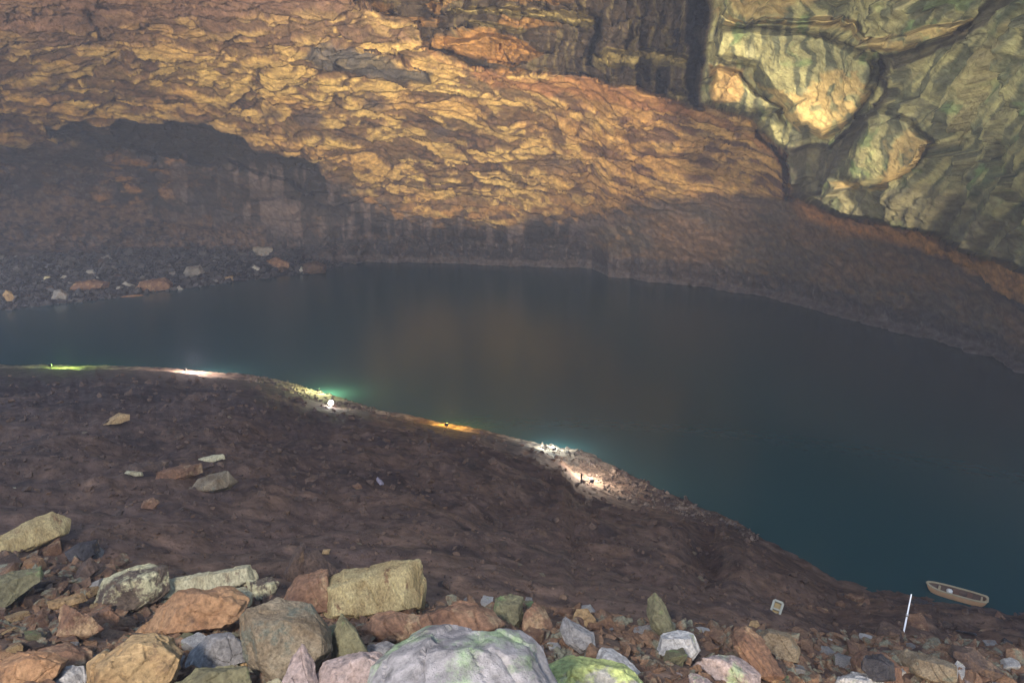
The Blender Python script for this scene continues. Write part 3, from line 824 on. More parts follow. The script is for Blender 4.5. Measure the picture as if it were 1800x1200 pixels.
B([(438, 1016), (478, 1018), (488, 1030), (476, 1056), (440, 1052)], "speckled_cream_stone",
  "small blotched cream and brown block at the right end of the long cream slab", "the blotched block", n=4)
B([(396, 1046), (412, 1034), (430, 1036), (441, 1050), (436, 1066), (412, 1074), (398, 1062)], "cream_stone",
  "small round pale cream stone in front of the long cream slab", "the round cream stone", n=4, push=-.6)
B([(470, 1062), (490, 1055), (508, 1050), (512, 1062), (495, 1068)], "cream_stone",
  "small pale yellow stone lying on top of the tall mottled boulder's rim", "the small pale yellow stone", n=3)
B([(256, 1086), (285, 1060), (318, 1038), (345, 1036), (400, 1052), (422, 1075), (405, 1100), (370, 1112), (320, 1104), (270, 1096)], "orange_stone",
  "large orange brown boulder with a folded top below the long cream slab", "the large orange boulder", depth=.9)
B([(178, 1040), (196, 1008), (230, 1004), (262, 1002), (286, 1012), (286, 1048), (250, 1068), (200, 1066)], "speckled_cream_stone",
  "dark boulder with speckled cream crust left of the long cream slab", "the speckled cream boulder", depth=.8)
B([(174, 1178), (178, 1146), (240, 1119), (270, 1126), (296, 1146), (310, 1168), (290, 1200), (240, 1216), (190, 1200)], "ochre_stone",
  "angular yellow orange boulder with a grey back near the bottom left", "the angular yellow orange boulder", depth=.9)
B([(284, 1152), (300, 1146), (322, 1160), (312, 1180), (290, 1190)], "grey_stone",
  "dark grey angular stone leaning on the right side of the angular yellow boulder", "the dark grey leaning stone", n=4)
B([(0, 962), (4, 934), (50, 916), (88, 909), (112, 930), (106, 950), (60, 960), (20, 966)], "yellow_streaked_stone",
  "long yellow green slab lying alone on the mud at the left edge", "the lone yellow green slab", depth=.5)
B([(104, 1108), (114, 1066), (122, 1060), (146, 1084), (168, 1116), (140, 1124)], "rust_brown_stone",
  "rust red wedge rock with a pale right edge at the lower left", "the rust red wedge", n=4)
B([(150, 1104), (160, 1074), (188, 1072), (204, 1090), (196, 1106), (165, 1110)], "rust_brown_stone",
  "flat faced rust brown stone right of the rust red wedge", "the flat rust stone", n=4)
B([(330, 1165), (344, 1136), (370, 1118), (402, 1120), (420, 1142), (424, 1166), (380, 1174)], "grey_stone",
  "grey stone with pinkish top between the large orange boulder and the mottled boulder", "the grey stone by the orange boulder", depth=.8)
B([(405, 1165), (412, 1140), (428, 1128), (436, 1150), (432, 1168)], "ochre_stone",
  "small ochre stone wedged against the left side of the tall mottled boulder", "the wedged ochre stone", n=4)
B([(866, 1084), (872, 1054), (900, 1048), (918, 1052), (916, 1086), (906, 1102), (880, 1096)], "olive_stone",
  "upright yellow green block with rusty edges above the largest boulder", "the upright yellow green block", n=4)
B([(920, 1100), (928, 1072), (940, 1061), (956, 1070), (972, 1098), (960, 1110), (930, 1110)], "rust_brown_stone",
  "rounded rusty stone right of the upright yellow green block", "the rounded rusty stone", n=4)
B([(988, 1108), (994, 1088), (1010, 1096), (1040, 1110), (1044, 1134), (1020, 1142), (998, 1128)], "grey_stone",
  "blue grey boulder with a pointed tip in front of the ochre arched stone", "the blue grey boulder", n=4)
B([(1006, 1092), (1014, 1074), (1032, 1072), (1046, 1088), (1046, 1106), (1024, 1108)], "ochre_stone",
  "ochre arched stone with a dark hollow, up the slope from the blue grey boulder", "the ochre arched stone", n=4, push=.8)
B([(1138, 1080), (1140, 1058), (1150, 1048), (1160, 1056), (1178, 1082), (1190, 1110), (1165, 1116), (1146, 1100)], "olive_stone",
  "tall leaning greenish boulder with an ochre tip on the bare mud", "the tall leaning greenish boulder", n=4)
B([(1160, 1148), (1164, 1122), (1195, 1112), (1215, 1114), (1226, 1136), (1215, 1152), (1180, 1156)], "pale_grey_stone",
  "pale greenish grey block below the tall leaning boulder", "the pale greenish block", n=4)
B([(1286, 1130), (1292, 1112), (1310, 1108), (1340, 1130), (1376, 1172), (1362, 1186), (1330, 1180), (1300, 1150)], "rust_brown_stone",
  "long tapering tan brown boulder lying diagonally at the lower right", "the long tapering tan boulder", n=4)
B([(1240, 1178), (1262, 1160), (1300, 1158), (1330, 1176), (1330, 1196), (1290, 1204), (1250, 1200)], "pink_stone",
  "flat pinkish stone at the lower end of the tapering tan boulder", "the flat pinkish stone", n=4)
B([(1330, 1128), (1350, 1112), (1385, 1112), (1402, 1130), (1400, 1152), (1370, 1150), (1345, 1142)], "mottled_stone",
  "blue green mottled boulder right of the tapering tan boulder", "the blue green mottled boulder", n=4)
B([(1520, 1180), (1524, 1160), (1545, 1152), (1565, 1160), (1570, 1184), (1545, 1194)], "wet_dark_stone",
  "dark round boulder set against a tan boulder near the bottom right", "the dark round boulder", n=4, push=-1)
B([(1500, 1170), (1515, 1152), (1550, 1148), (1575, 1160), (1582, 1190), (1540, 1200), (1508, 1192)], "rust_brown_stone",
  "tan boulder behind the dark round boulder near the bottom right", "the tan boulder behind the dark round one", n=4)
B([(1585, 1172), (1596, 1154), (1640, 1150), (1668, 1154), (1668, 1180), (1630, 1190), (1600, 1186)], "mottled_stone",
  "broad grey green boulder right of the dark round boulder", "the broad grey green boulder", n=4)
B([(1676, 1160), (1680, 1146), (1710, 1140), (1756, 1166), (1740, 1180), (1700, 1180)], "dark_brown_stone",
  "low brown wedge boulder at the bottom right corner", "the low brown wedge boulder", n=4)
B([(1470, 1230), (1480, 1200), (1500, 1188), (1540, 1186), (1558, 1204), (1562, 1230)], "pale_grey_stone",
  "smooth pale olive boulder cut by the bottom edge, right part", "the smooth pale olive boulder", n=4)
B([(1198, 1210), (1216, 1190), (1240, 1192), (1270, 1210), (1270, 1230), (1200, 1230)], "pink_stone",
  "low pale pink stone cut by the bottom edge right of the lime boulder", "the low pale pink stone", n=4)
B([(742, 1102), (760, 1078), (800, 1062), (862, 1074), (880, 1098), (850, 1118), (780, 1116)], "rust_brown_stone",
  "long low rusty ledge of rock just above the largest boulder", "the long rusty ledge", depth=.7)
B([(640, 1100), (655, 1080), (690, 1076), (735, 1090), (745, 1112), (690, 1128), (650, 1120)], "rust_brown_stone",
  "brown rubble block with a grey top in front of the yellow slab", "the brown rubble block", n=4)
B([(644, 1150), (650, 1134), (680, 1130), (700, 1140), (690, 1158), (655, 1160)], "grey_stone",
  "dark grey low stone tucked between the pyramid rock and the largest boulder", "the tucked dark grey stone", n=4)
B([(-10, 1062), (0, 1010), (40, 1004), (68, 1006), (70, 1024), (30, 1032)], "olive_stone",
  "flat olive block half out of the left edge above the rubble", "the flat olive block", n=4)
B([(130, 1010), (148, 988), (160, 984), (174, 1004), (160, 1014), (140, 1018)], "dark_brown_stone",
  "brown angular stone with a white chip up the slope from the speckled boulder", "the brown stone with white chip", n=4)
B([(120, 962), (140, 954), (168, 955), (170, 975), (150, 984), (128, 978)], "wet_dark_stone",
  "nearly black rock right of the lone yellow green slab", "the nearly black rock", n=4)
B([(-10, 1180), (0, 1150), (40, 1144), (80, 1160), (110, 1180), (90, 1200), (20, 1210)], "orange_stone",
  "broad flat orange stone in the bottom left corner", "the broad flat orange stone", n=4)
B([(60, 1150), (80, 1130), (120, 1134), (150, 1160), (150, 1176), (100, 1172)], "rust_brown_stone",
  "sloping rusty stone above the broad flat orange stone", "the sloping rusty stone", n=4)
B([(100, 1218), (104, 1186), (122, 1172), (144, 1180), (150, 1218)], "pale_grey_stone",
  "pale grey block at the bottom edge left of the angular yellow orange boulder", "the pale grey block", n=4)
B([(310, 1230), (318, 1190), (350, 1172), (420, 1184), (432, 1230)], "olive_stone",
  "moss green flat rock at the bottom edge under the grey stone", "the moss green flat rock", n=4)
B([(440, 1230), (450, 1204), (490, 1196), (515, 1230)], "cream_stone",
  "pale cream low stone at the bottom edge left of the pointed lime rock", "the pale cream low stone", n=4)
B([(90, 1050), (100, 1054), (140, 1052), (146, 1066), (110, 1070), (92, 1062)], "ochre_stone",
  "thin tan slab lying on the rubble above the rust red wedge", "the thin tan slab", n=4)
# stones lying on the middle of the slope
mid = "stones lying on the mud slope"
B([(232, 824), (235, 811), (262, 812), (292, 816), (290, 832), (262, 830)], "dark_brown_stone",
  "long brick shaped brown stone on the dark slope, left one of the pair", "the left brick shaped stone", group=mid, n=4)
B([(294, 838), (296, 820), (320, 818), (350, 820), (350, 834), (322, 840)], "rust_brown_stone",
  "grey and tan brick shaped stone on the dark slope, right one of the pair", "the right brick shaped stone", group=mid, n=4)
B([(351, 812), (352, 804), (384, 800), (389, 809), (370, 811)], "cream_stone",
  "small pale flat stone above the pair of brick shaped stones", "the small pale flat stone", group=mid, n=3)
B([(222, 829), (226, 825), (248, 832), (249, 838), (236, 837)], "cream_stone",
  "small whitish chip below the left brick shaped stone", "the whitish chip", group=mid, n=3)
B([(336, 856), (352, 838), (378, 832), (396, 832), (412, 852), (400, 862), (370, 862)], "mottled_stone",
  "broad tan topped boulder below the pair of brick shaped stones", "the broad tan topped boulder", group=mid, n=4)
B([(186, 742), (196, 732), (210, 726), (222, 730), (222, 740), (205, 744)], "ochre_stone",
  "lone tan stone high on the dark slope below the green lamp", "the lone tan stone", group=mid, n=4)
B([(8, 862), (14, 857), (26, 858), (30, 866), (20, 864)], "cream_stone",
  "small whitish stone at the left edge above the yellow green slab", "the whitish stone at the left edge", group=mid, n=3)
B([(566, 972), (569, 965), (580, 966), (578, 974)], "ochre_stone",
  "tiny yellow chip on the mud above the dark pointed rock", "the tiny yellow chip", group=mid, n=3)
B([(250, 888), (256, 878), (270, 876), (279, 885), (270, 894)], "rust_brown_stone",
  "small rusty stone on the slope below the broad tan topped boulder", "the small rusty stone", group=mid, n=3)
B([(1316, 1104), (1320, 1092), (1330, 1090), (1336, 1100), (1328, 1108)], "ochre_stone",
  "small orange stone just above the tapering tan boulder", "the small orange stone", group=mid, n=3)

# scattered stones, each its own object, sharing a few shapes
palette = [("rust_brown_stone", "rust brown", 5), ("dark_brown_stone", "dark brown", 4), ("grey_stone", "grey", 2), ("ochre_stone", "ochre", 2),
           ("olive_stone", "olive", 2), ("orange_stone", "orange", 2), ("pale_grey_stone", "pale grey", 1), ("mottled_stone", "mottled", 2)]
pw = np.array([p[2] for p in palette], float); pw /= pw.sum()
shapes = {}
for ci, (mk, cn, _) in enumerate(palette + [("wet_dark_stone", "wet dark", 0), ("pink_stone", "pink", 0), ("cream_stone", "cream", 0)]):
    for k in range(4):
        r = np.random.default_rng(1000 + ci * 10 + k)
        pts = block_pts(r, flat=[.75, .45, .9, .3][k], elong=[1.1, 1.5, 1.05, 1.9][k])
        shapes[(mk, k)] = hull_mesh("stone", pts, MATS[mk], r, cuts=3, rough=.025)
shape_word = ["angular", "flat", "blocky", "splintered"]
used_labels = {}
def place_word(u, v):
    best = sorted(KEYS, key=lambda k: (k[0] - u) ** 2 + ((k[1] - v) * 1.3) ** 2)[0]
    du_, dv_ = u - best[0], v - best[1]
    ang = math.degrees(math.atan2(dv_, du_))
    w = "right of" if -25 < ang <= 25 else "below right of" if ang <= 65 and ang > 0 else "below" if 65 < ang <= 115 else "below left of" if 115 < ang <= 155 else \
        "above right of" if -65 < ang <= -25 else "above" if -115 < ang <= -65 else "above left of" if -155 < ang <= -115 else "left of"
    return w + " " + best[2]
def scatter(n, region, szr, group, gf, mats=None, seed=3, flat_bias=None, where=None, sink=.25, sizes=("small", "medium")):
    r = np.random.default_rng(seed)
    P_ = np.array(region); lo_ = P_.min(0); hi_ = P_.max(0)
    made = 0; tries = 0; placed = []
    while made < n and tries < n * 60:
        tries += 1
        u = r.uniform(lo_[0], hi_[0]); v = r.uniform(lo_[1], hi_[1])
        if polysd(np.array([u]), np.array([v]), region)[0] < 0: continue
        px = r.uniform(*szr) * (.6 + .4 * r.random())
        if any((u - a) ** 2 + ((v - b) * 1.6) ** 2 < (.62 * (px + c)) ** 2 * .4 for a, b, c in placed): continue
        placed.append((u, v, px))
        g_ = gf(u, v)
        mk = mats[int(r.integers(len(mats)))] if mats else palette[int(r.choice(len(palette), p=pw))][0]
        k = int(r.integers(4))
        cn = mk.replace("_stone", "").replace("_", " ").replace("lime mossed", "mossy green")
        o = link("stone", shapes[(mk, k)])
        s = px / F * float((g_ - C0) @ FWD) * .5
        o.scale = (s, s * r.uniform(.8, 1.1), s * r.uniform(.85, 1.15))
        o.rotation_euler = (r.normal() * .25, r.normal() * .25, r.uniform(0, 6.28))
        o.location = (g_[0], g_[1], g_[2] + s * sink)
        sz = sizes[0] if px < (szr[0] + szr[1]) / 2 * .85 else sizes[1]
        lab = f"{sz} {cn} {shape_word[k]} stone {where or place_word(u, v)}"
        words = lab.split()
        if len(words) > 16: lab = " ".join(words[:16])
        if lab in used_labels:
            used_labels[lab] += 1
            alt = ["a second", "a third", "a fourth", "a fifth", "a sixth"]
            lab = f"{alt[min(used_labels[lab] - 2, 4)]} {lab}"
            lab = " ".join(lab.split()[:16])
        else: used_labels[lab] = 1
        tag(o, lab, "stone", group)
        made += 1
scatter(115, [(0, 960), (180, 975), (420, 1040), (560, 1090), (660, 1150), (600, 1210), (0, 1210)], (20, 66), "loose stones in the bottom left rubble", ground, seed=4)
scatter(90, [(640, 1070), (900, 1050), (1100, 1085), (1280, 1105), (1420, 1120), (1800, 1130), (1800, 1215), (1100, 1215), (960, 1150), (700, 1105)], (20, 62), "loose stones along the bottom right", ground, seed=5,
        mats=["rust_brown_stone", "grey_stone", "olive_stone", "pink_stone", "mottled_stone", "dark_brown_stone", "rust_brown_stone", "pale_grey_stone"])
scatter(40, [(0, 740), (420, 720), (700, 800), (1000, 900), (1250, 960), (1480, 1040), (1700, 1090), (1300, 1085), (1000, 1040), (500, 950), (0, 900)], (6, 20), "small stones on the mud slope", ground, seed=6,
        mats=["dark_brown_stone", "rust_brown_stone", "dark_brown_stone", "mottled_stone"])

# named stones of the far beach
fb = "stones on the far beach"
def FB(poly, mat, label, phrase, **k):
    o = traced("boulder", poly, mat, label, group=fb, gfun=bground, seed=len(KEYS) * 5 + 1, n=3, **k)
    p = np.array(poly); KEYS.append((p[:, 0].mean(), p[:, 1].mean(), phrase))
FB([(443, 448), (447, 434), (476, 434), (478, 446), (462, 451)], "grey_stone", "pale squarish block at the top of the far beach near its right end", "the pale squarish block", depth=.8)
FB([(470, 458), (486, 452), (505, 460), (507, 472), (488, 474)], "rust_brown_stone", "brown boulder with a grey left face near the right end of the far beach", "the grey faced brown boulder")
FB([(530, 480), (534, 464), (556, 458), (574, 466), (572, 480), (550, 484)], "dark_brown_stone", "flat brown boulder at the far beach's right tip by the water", "the boulder at the beach tip")
FB([(126, 506), (136, 494), (165, 491), (190, 498), (188, 508), (150, 510)], "rust_brown_stone", "long flat rust boulder low on the left half of the far beach", "the long flat rust boulder")
FB([(236, 508), (250, 494), (290, 489), (302, 500), (298, 511), (260, 512)], "rust_brown_stone", "widest orange brown slab by the water in the middle of the far beach", "the widest orange brown slab")
FB([(202, 524), (215, 519), (250, 521), (252, 527), (220, 528)], "orange_stone", "thin orange slab at the waterline of the far beach", "the thin orange slab")
FB([(92, 524), (98, 510), (108, 507), (120, 518), (116, 530)], "grey_stone", "grey pointed boulder at the waterline near the left edge", "the grey pointed boulder")
FB([(6, 518), (12, 509), (20, 514), (24, 530), (12, 530)], "ochre_stone", "tan stone at the far left end of the beach", "the tan stone at the far left")
FB([(216, 498), (222, 494), (240, 504), (236, 508)], "pale_grey_stone", "white sliver of rock left of the widest orange slab", "the white sliver left")
FB([(309, 506), (316, 502), (326, 512), (316, 515)], "pale_grey_stone", "white sliver of rock standing in the water right of the widest orange slab", "the white sliver right")
FB([(442, 470), (448, 466), (462, 474), (456, 477)], "pale_grey_stone", "white flat sliver below the pale squarish block", "the white flat sliver")
FB([(526, 474), (530, 468), (542, 480), (536, 482)], "pale_grey_stone", "white tapered stone beside the flat boulder at the beach tip", "the white tapered stone")
FB([(394, 494), (396, 486), (410, 485), (411, 494)], "ochre_stone", "small square tan stone at the waterline in the beach's right half", "the small square tan stone")
FB([(320, 484), (330, 470), (352, 466), (360, 480), (340, 488)], "grey_stone", "purplish grey boulder in the middle of the far beach", "the purplish grey boulder")
FB([(76, 494), (80, 485), (88, 486), (88, 496)], "cream_stone", "small round whitish stone on the left half of the far beach", "the small round whitish stone")
scatter(70, [(0, 450), (250, 452), (420, 455), (560, 468), (570, 476), (330, 505), (0, 545)], (7, 20), fb, bground, seed=9,
        mats=["wet_dark_stone", "wet_dark_stone", "grey_stone", "dark_brown_stone", "grey_stone", "pale_grey_stone"])
scatter(26, [(1430, 1050), (1560, 1056), (1800, 1084), (1800, 1140), (1560, 1130), (1400, 1100)], (16, 60), "half sunk rocks by the boat", ground, seed=12,
        mats=["dark_brown_stone", "wet_dark_stone", "wet_dark_stone", "dark_brown_stone", "rust_brown_stone"], sink=.0)

# uncountable grit and small rubble: one object per bank
def rubble(name, label, n, region, szr, gf_grid, mat, seed, wts=None, nlev=1):
    r = np.random.default_rng(seed)
    V, Fc, k0 = [], [], 0
    pts = gf_grid(r, n)
    protos = []
    for k in range(14):
        m_ = hull_mesh("proto", block_pts(r, r.uniform(.35, .9), r.uniform(1, 1.7)), mat, r, cuts=1, rough=.0, bev=.05)
        vv_ = np.array([w.co[:] for w in m_.vertices]); ff_ = np.array([list(p.vertices) for p in m_.polygons if len(p.vertices) == 3])
        bpy.data.meshes.remove(m_); protos.append((vv_, ff_))
    for p, sl in pts:
        v, f = protos[int(r.integers(14))]
        s = r.uniform(*szr) / F * sl * .5 * (.5 + r.random() ** 2)
        R3 = np.array(Matrix.Rotation(r.uniform(0, 6.28), 3, 'Z') @ Matrix.Rotation(r.normal() * .5, 3, 'X') @ Matrix.Rotation(r.normal() * .5, 3, 'Y'))
        q = v * s @ R3.T
        V.append(q + p + np.array([0, 0, s * .15])); Fc.append(f + k0); k0 += len(v)
    me = mesh_from(name, np.concatenate(V), np.concatenate(Fc), mat, False)
    o = link(name, me)
    return tag(o, label, "rubble", kind="stuff")
def pick(grid, mask):
    sub = grid - C0; dep = sub @ FWD
    uu = 900 + F * (sub @ RGT) / dep; vv = 600 - F * (sub @ UP) / dep
    m_ = mask(uu, vv)
    ii = np.argwhere(m_)
    def g_(r, n):
        # even in the picture: weight cells by how much picture they cover
        du1 = np.abs(np.gradient(uu, axis=1)) * np.abs(np.gradient(vv, axis=0)) + 1e-6
        w = du1[m_]; w = w / w.sum()
        ch = r.choice(len(ii), n, p=w)
        return [(grid[i, j] + np.array([r.normal() * .05, r.normal() * .05, 0]), dep[i, j]) for i, j in ii[ch]]
    return g_
NPv = NP[:nrow]
sm("rubble_stone", (.10, .055, .035), (.25, .145, .08), (.20, .19, .13), sc=2.4, lim=.55)
rubble("rubble", "small brown broken stones filling the gaps of the foreground boulders", 4600, None, (8, 34),
       pick(NPv, lambda u, v: (v > np.interp(u, [0, 200, 420, 560, 800, 1100, 1300, 1800], [975, 990, 1045, 1070, 1060, 1085, 1105, 1130])) & (v < 1230) & (u > -20) & (u < 1820)), MATS["rubble_stone"], 21)
sm("mud_grit", (.060, .040, .030), (.13, .078, .050), (.19, .12, .075), sc=1.2, lim=.62)
rubble("grit", "dark brown crumbs and pebbles strewn over the mud slope", 4600, None, (3, 13),
       pick(NPv, lambda u, v: (u > -20) & (u < 1820) & (v < 1110) & (v > 660)), MATS["mud_grit"], 22)
sm("shore_grit", (.09, .065, .052), (.23, .18, .14), (.05, .038, .032), sc=1.2, lim=.50)
NPs = NP[nrow + 1:nrow + 38]
rubble("shore_rubble", "broken rock along the lamplit near shore", 1500, None, (3, 9),
       pick(NPs, lambda u, v: ((u > 440) & (u < 690)) | ((u > 950) & (u < 1330))), MATS["shore_grit"], 23)
rubble("beach_rubble", "dark wet broken rock covering the far beach", 3000, None, (4, 17),
       pick(BP[25:], lambda u, v: (u > -40) & (u < 600)), MATS["wet_dark_stone"], 24)

# ------------------------------------------------------------------ the boat
def wat(u, v, z=0.0):
    return at_r(np.array(float(u)), np.array(float(v)), r_of_z(np.array(float(u)), np.array(float(v)), z))
pl_, pr_ = wat(1628, 1026, .25), wat(1737, 1056, .25)
blen = float(np.linalg.norm(pr_ - pl_)); bang = math.atan2(pr_[1] - pl_[1], pr_[0] - pl_[0])
bc = (pl_ + pr_) / 2
boat = empty("rowing_boat", (bc[0], bc[1], 0.0), (0, 0, bang))
tag(boat, "small worn tan wooden boat floating empty beside the right bank", "boat")
hw = blen * .165
tan_m = simple("worn_tan_paint", (.52, .32, .17), .7, 0, .3, 3)
in_m = simple("stained_boat_inside", (.10, .065, .045), .8, 0, .5, 2)
gr_m = simple("pale_green_edge", (.40, .34, .22), .6, 0, .2, 3)
def half(t):      # t -1 (rounded bow, left) .. 1 (blunt stern, right)
    return hw * (1 - max(0, -t) ** 2.6) ** .5 * (1 - .22 * max(0, t - .55) / .45) * (1 if t < .9 else math.sqrt(max(0, 1 - ((t - .9) / .1) ** 2) * .75 + .25))
nst, nse = 41, 13
def hull(off, zb, zt, flip):
    V = []
    for i in range(nst):
        t = -1 + 2 * i / (nst - 1); wd = max(half(t) - off, .01)
        x = t * (blen / 2 - off)
        rise = .16 * max(0, -t - .4) ** 2 + .08 * max(0, t - .5) ** 2
        for j in range(nse):
            a = math.pi * j / (nse - 1)
            y = -math.cos(a) * wd; c = math.sin(a) ** .55
            V.append((x * (1 - .05 * c * abs(t) ** 3), y * (1 - .12 * c * .5), zt + rise - (zt - zb) * c * (1 - .55 * abs(t) ** 6)))
    fcs = grid_faces(nst, nse)
    return np.array(V), (fcs[:, ::-1] if flip else fcs)
V, fc = hull(0, -.18, .30, False)
link("hull", mesh_from("hull", V, fc, tan_m), boat)
V, fc = hull(.06, .02, .295, True)
link("inner_skin", mesh_from("inner_skin", V, fc, in_m), boat)
# gunwale: a closed flat rim band
def rim(o_, i_, z0, z1):
    bm = bmesh.new(); rings = []
    pts = []
    for sgn in (1, -1):
        rg = range(nst) if sgn == 1 else range(nst - 1, -1, -1)
        for i in rg: pts.append((-1 + 2 * i / (nst - 1), sgn))
    for t, sg in pts:
        rise = .16 * max(0, -t - .4) ** 2 + .08 * max(0, t - .5) ** 2
        ring = []
        for off, z in ((-o_, z0), (-o_, z1), (i_, z1), (i_, z0)):
            ring.append(bm.verts.new((t * (blen / 2 - off), sg * max(half(t) - off, .004), z + rise)))
        rings.append(ring)
    for a in range(len(rings)):
        b = (a + 1) % len(rings)
        for k in range(4):
            try: bm.faces.new([rings[a][k], rings[b][k], rings[b][(k + 1) % 4], rings[a][(k + 1) % 4]])
            except ValueError: pass
    me = bpy.data.meshes.new("gunwale"); bmesh.ops.recalc_face_normals(bm, faces=bm.faces); bm.to_mesh(me); bm.free()
    return me
gm = rim(.02, .065, .275, .32); gm.materials.append(gr_m)
gw = link("gunwale", gm, boat)
def box_mesh(name, sx, sy, sz, mat, bev=.01):
    bm = bmesh.new(); bmesh.ops.create_cube(bm, size=1)
    bmesh.ops.scale(bm, vec=(sx, sy, sz), verts=bm.verts)
    bmesh.ops.bevel(bm, geom=bm.edges[:], offset=bev, segments=2, affect='EDGES')
    me = bpy.data.meshes.new(name); bm.to_mesh(me); bm.free(); me.materials.append(mat); return me
for t, wdt in ((-.56, .10), (-.02, .26), (.42, .22), (.80, .08)):
    s = link("thwart", box_mesh("thwart", wdt, (half(t) - .08) * 2, .035, gr_m if wdt < .15 else simple("thwart_wood", (.14, .075, .05), .8)), boat)
    s.location = (t * blen / 2, 0, .22)
tag(boat, boat["label"], "boat")
V, fc = ico(2); dV = V * np.array([.13, .17, .12]); dV = dV * (1 + .2 * fbm(V * 2, 3, 4))[:, None]
bag = link("bag", mesh_from("bag", dV, fc, simple("white_plastic_bag", (.7, .7, .66), .5)))
bagp = Matrix.Rotation(bang, 3, 'Z') @ Vector((-.22 * blen / 2, .02, .20))
bag.location = (bc[0] + bagp.x, bc[1] + bagp.y, .20)
tag(bag, "small white bag lying on the floor of the boat", "bag")

# ------------------------------------------------------------------ white pole by the boat
def tube_mesh(name, pts, rad, mat, seg=10):
    V, fcs = [], []
    for k, (p, r_) in enumerate(zip(pts, rad)):
        for a in range(seg):
            an = 2 * math.pi * a / seg
            V.append((p[0] + r_ * math.cos(an), p[1] + r_ * math.sin(an), p[2]))
    for k in range(len(pts) - 1):
        for a in range(seg):
            fcs.append((k * seg + a, k * seg + (a + 1) % seg, (k + 1) * seg + (a + 1) % seg, (k + 1) * seg + a))
    return mesh_from(name, V, fcs, mat)
pb = ground(1588, 1117)
dpole = float((pb - C0) @ FWD)
ptop = C0 + ray(1602., 1044.) * (dpole * 1.005)
lean = ptop - pb
pole = empty("pole", tuple(pb))
tag(pole, "thin white pole standing at the water's edge left of the boat", "pole")
white = simple("white_paint", (.82, .84, .9), .4)
link("shaft", tube_mesh("shaft", [lean * t for t in (-.1, .30, .6, 1.0)], [.020, .024, .020, .016], white), pole)
link("joint", tube_mesh("joint", [lean * t for t in (.47, .475, .525, .53)], [.02, .04, .04, .02], simple("grey_metal", (.35, .33, .32), .4, .6)), pole)

# ------------------------------------------------------------------ small pale crate on the bank
kb = ground(1366, 1076)
kd = float((kb - C0) @ FWD); ks = kd / F
crate = empty("crate", (kb[0], kb[1], kb[2] + .1), (math.radians(38), math.radians(8), math.radians(-30)))
tag(crate, "small open pale crate with a yellowish inside tipped on the lower right mud", "crate")
cw, cl, chh = 15 * ks, 24 * ks, 8 * ks
pc = simple("pale_plastic", (.27, .27, .22), .6); pin = simple("yellow_lining", (.26, .19, .08), .7)
for nm, sx, sy, x, y in (("side_panel", .06, cl, cw / 2, 0), ("side_panel", .06, cl, -cw / 2, 0), ("end_panel", cw, .06, 0, cl / 2), ("end_panel", cw, .06, 0, -cl / 2), ("divider", cw, .05, 0, -cl * .12)):
    o = link(nm, box_mesh(nm, sx, sy, chh, pc, .01), crate); o.location = (x, y, chh / 2)
o = link("bottom_panel", box_mesh("bottom_panel", cw - .07, cl - .07, .04, pin, .005), crate); o.location = (0, 0, .03)

# litter: a pale strip on the mud, a small white pebble
sp = ground(667, 850); ss = float((sp - C0) @ FWD) / F
bm = bmesh.new(); prev = None
for k in range(13):
    t = k / 12 - .5
    z = .03 * math.sin(k * 1.7); w_ = 4 * ss * (1 - (2 * t) ** 4) + .01
    a = [bm.verts.new((t * 28 * ss, -w_, z + .02)), bm.verts.new((t * 28 * ss, 0, z + .06)), bm.verts.new((t * 28 * ss, w_, z))]
    if prev:
        bm.faces.new([prev[0], a[0], a[1], prev[1]]); bm.faces.new([prev[1], a[1], a[2], prev[2]])
    prev = a
me = bpy.data.meshes.new("cloth_strip"); bm.to_mesh(me); bm.free()
me.materials.append(simple("grey_cloth", (.22, .19, .22), .9))
o = link("cloth_strip", me); o.location = (sp[0], sp[1], sp[2] + .08); o.rotation_euler = (0, .1, math.radians(-62))
md = o.modifiers.new("thick", 'SOLIDIFY'); md.thickness = .012
tag(o, "faint grey strip of cloth lying on the middle of the mud slope", "cloth")

# a dark post on the lit shore
tp = C0 + ray(1022., 843.) * float((ground(1022, 848) - C0) @ FWD)
post = empty("post", (tp[0], tp[1], tp[2]))
tag(post, "short dark post standing in the warm white light on the near shore", "post")
dk = simple("dark_wood", (.03, .022, .018), .9)
link("shaft", tube_mesh("shaft", [np.array([0, 0, z]) for z in (-.4, 0, .35, .42)], [.06, .055, .05, .03], dk), post)

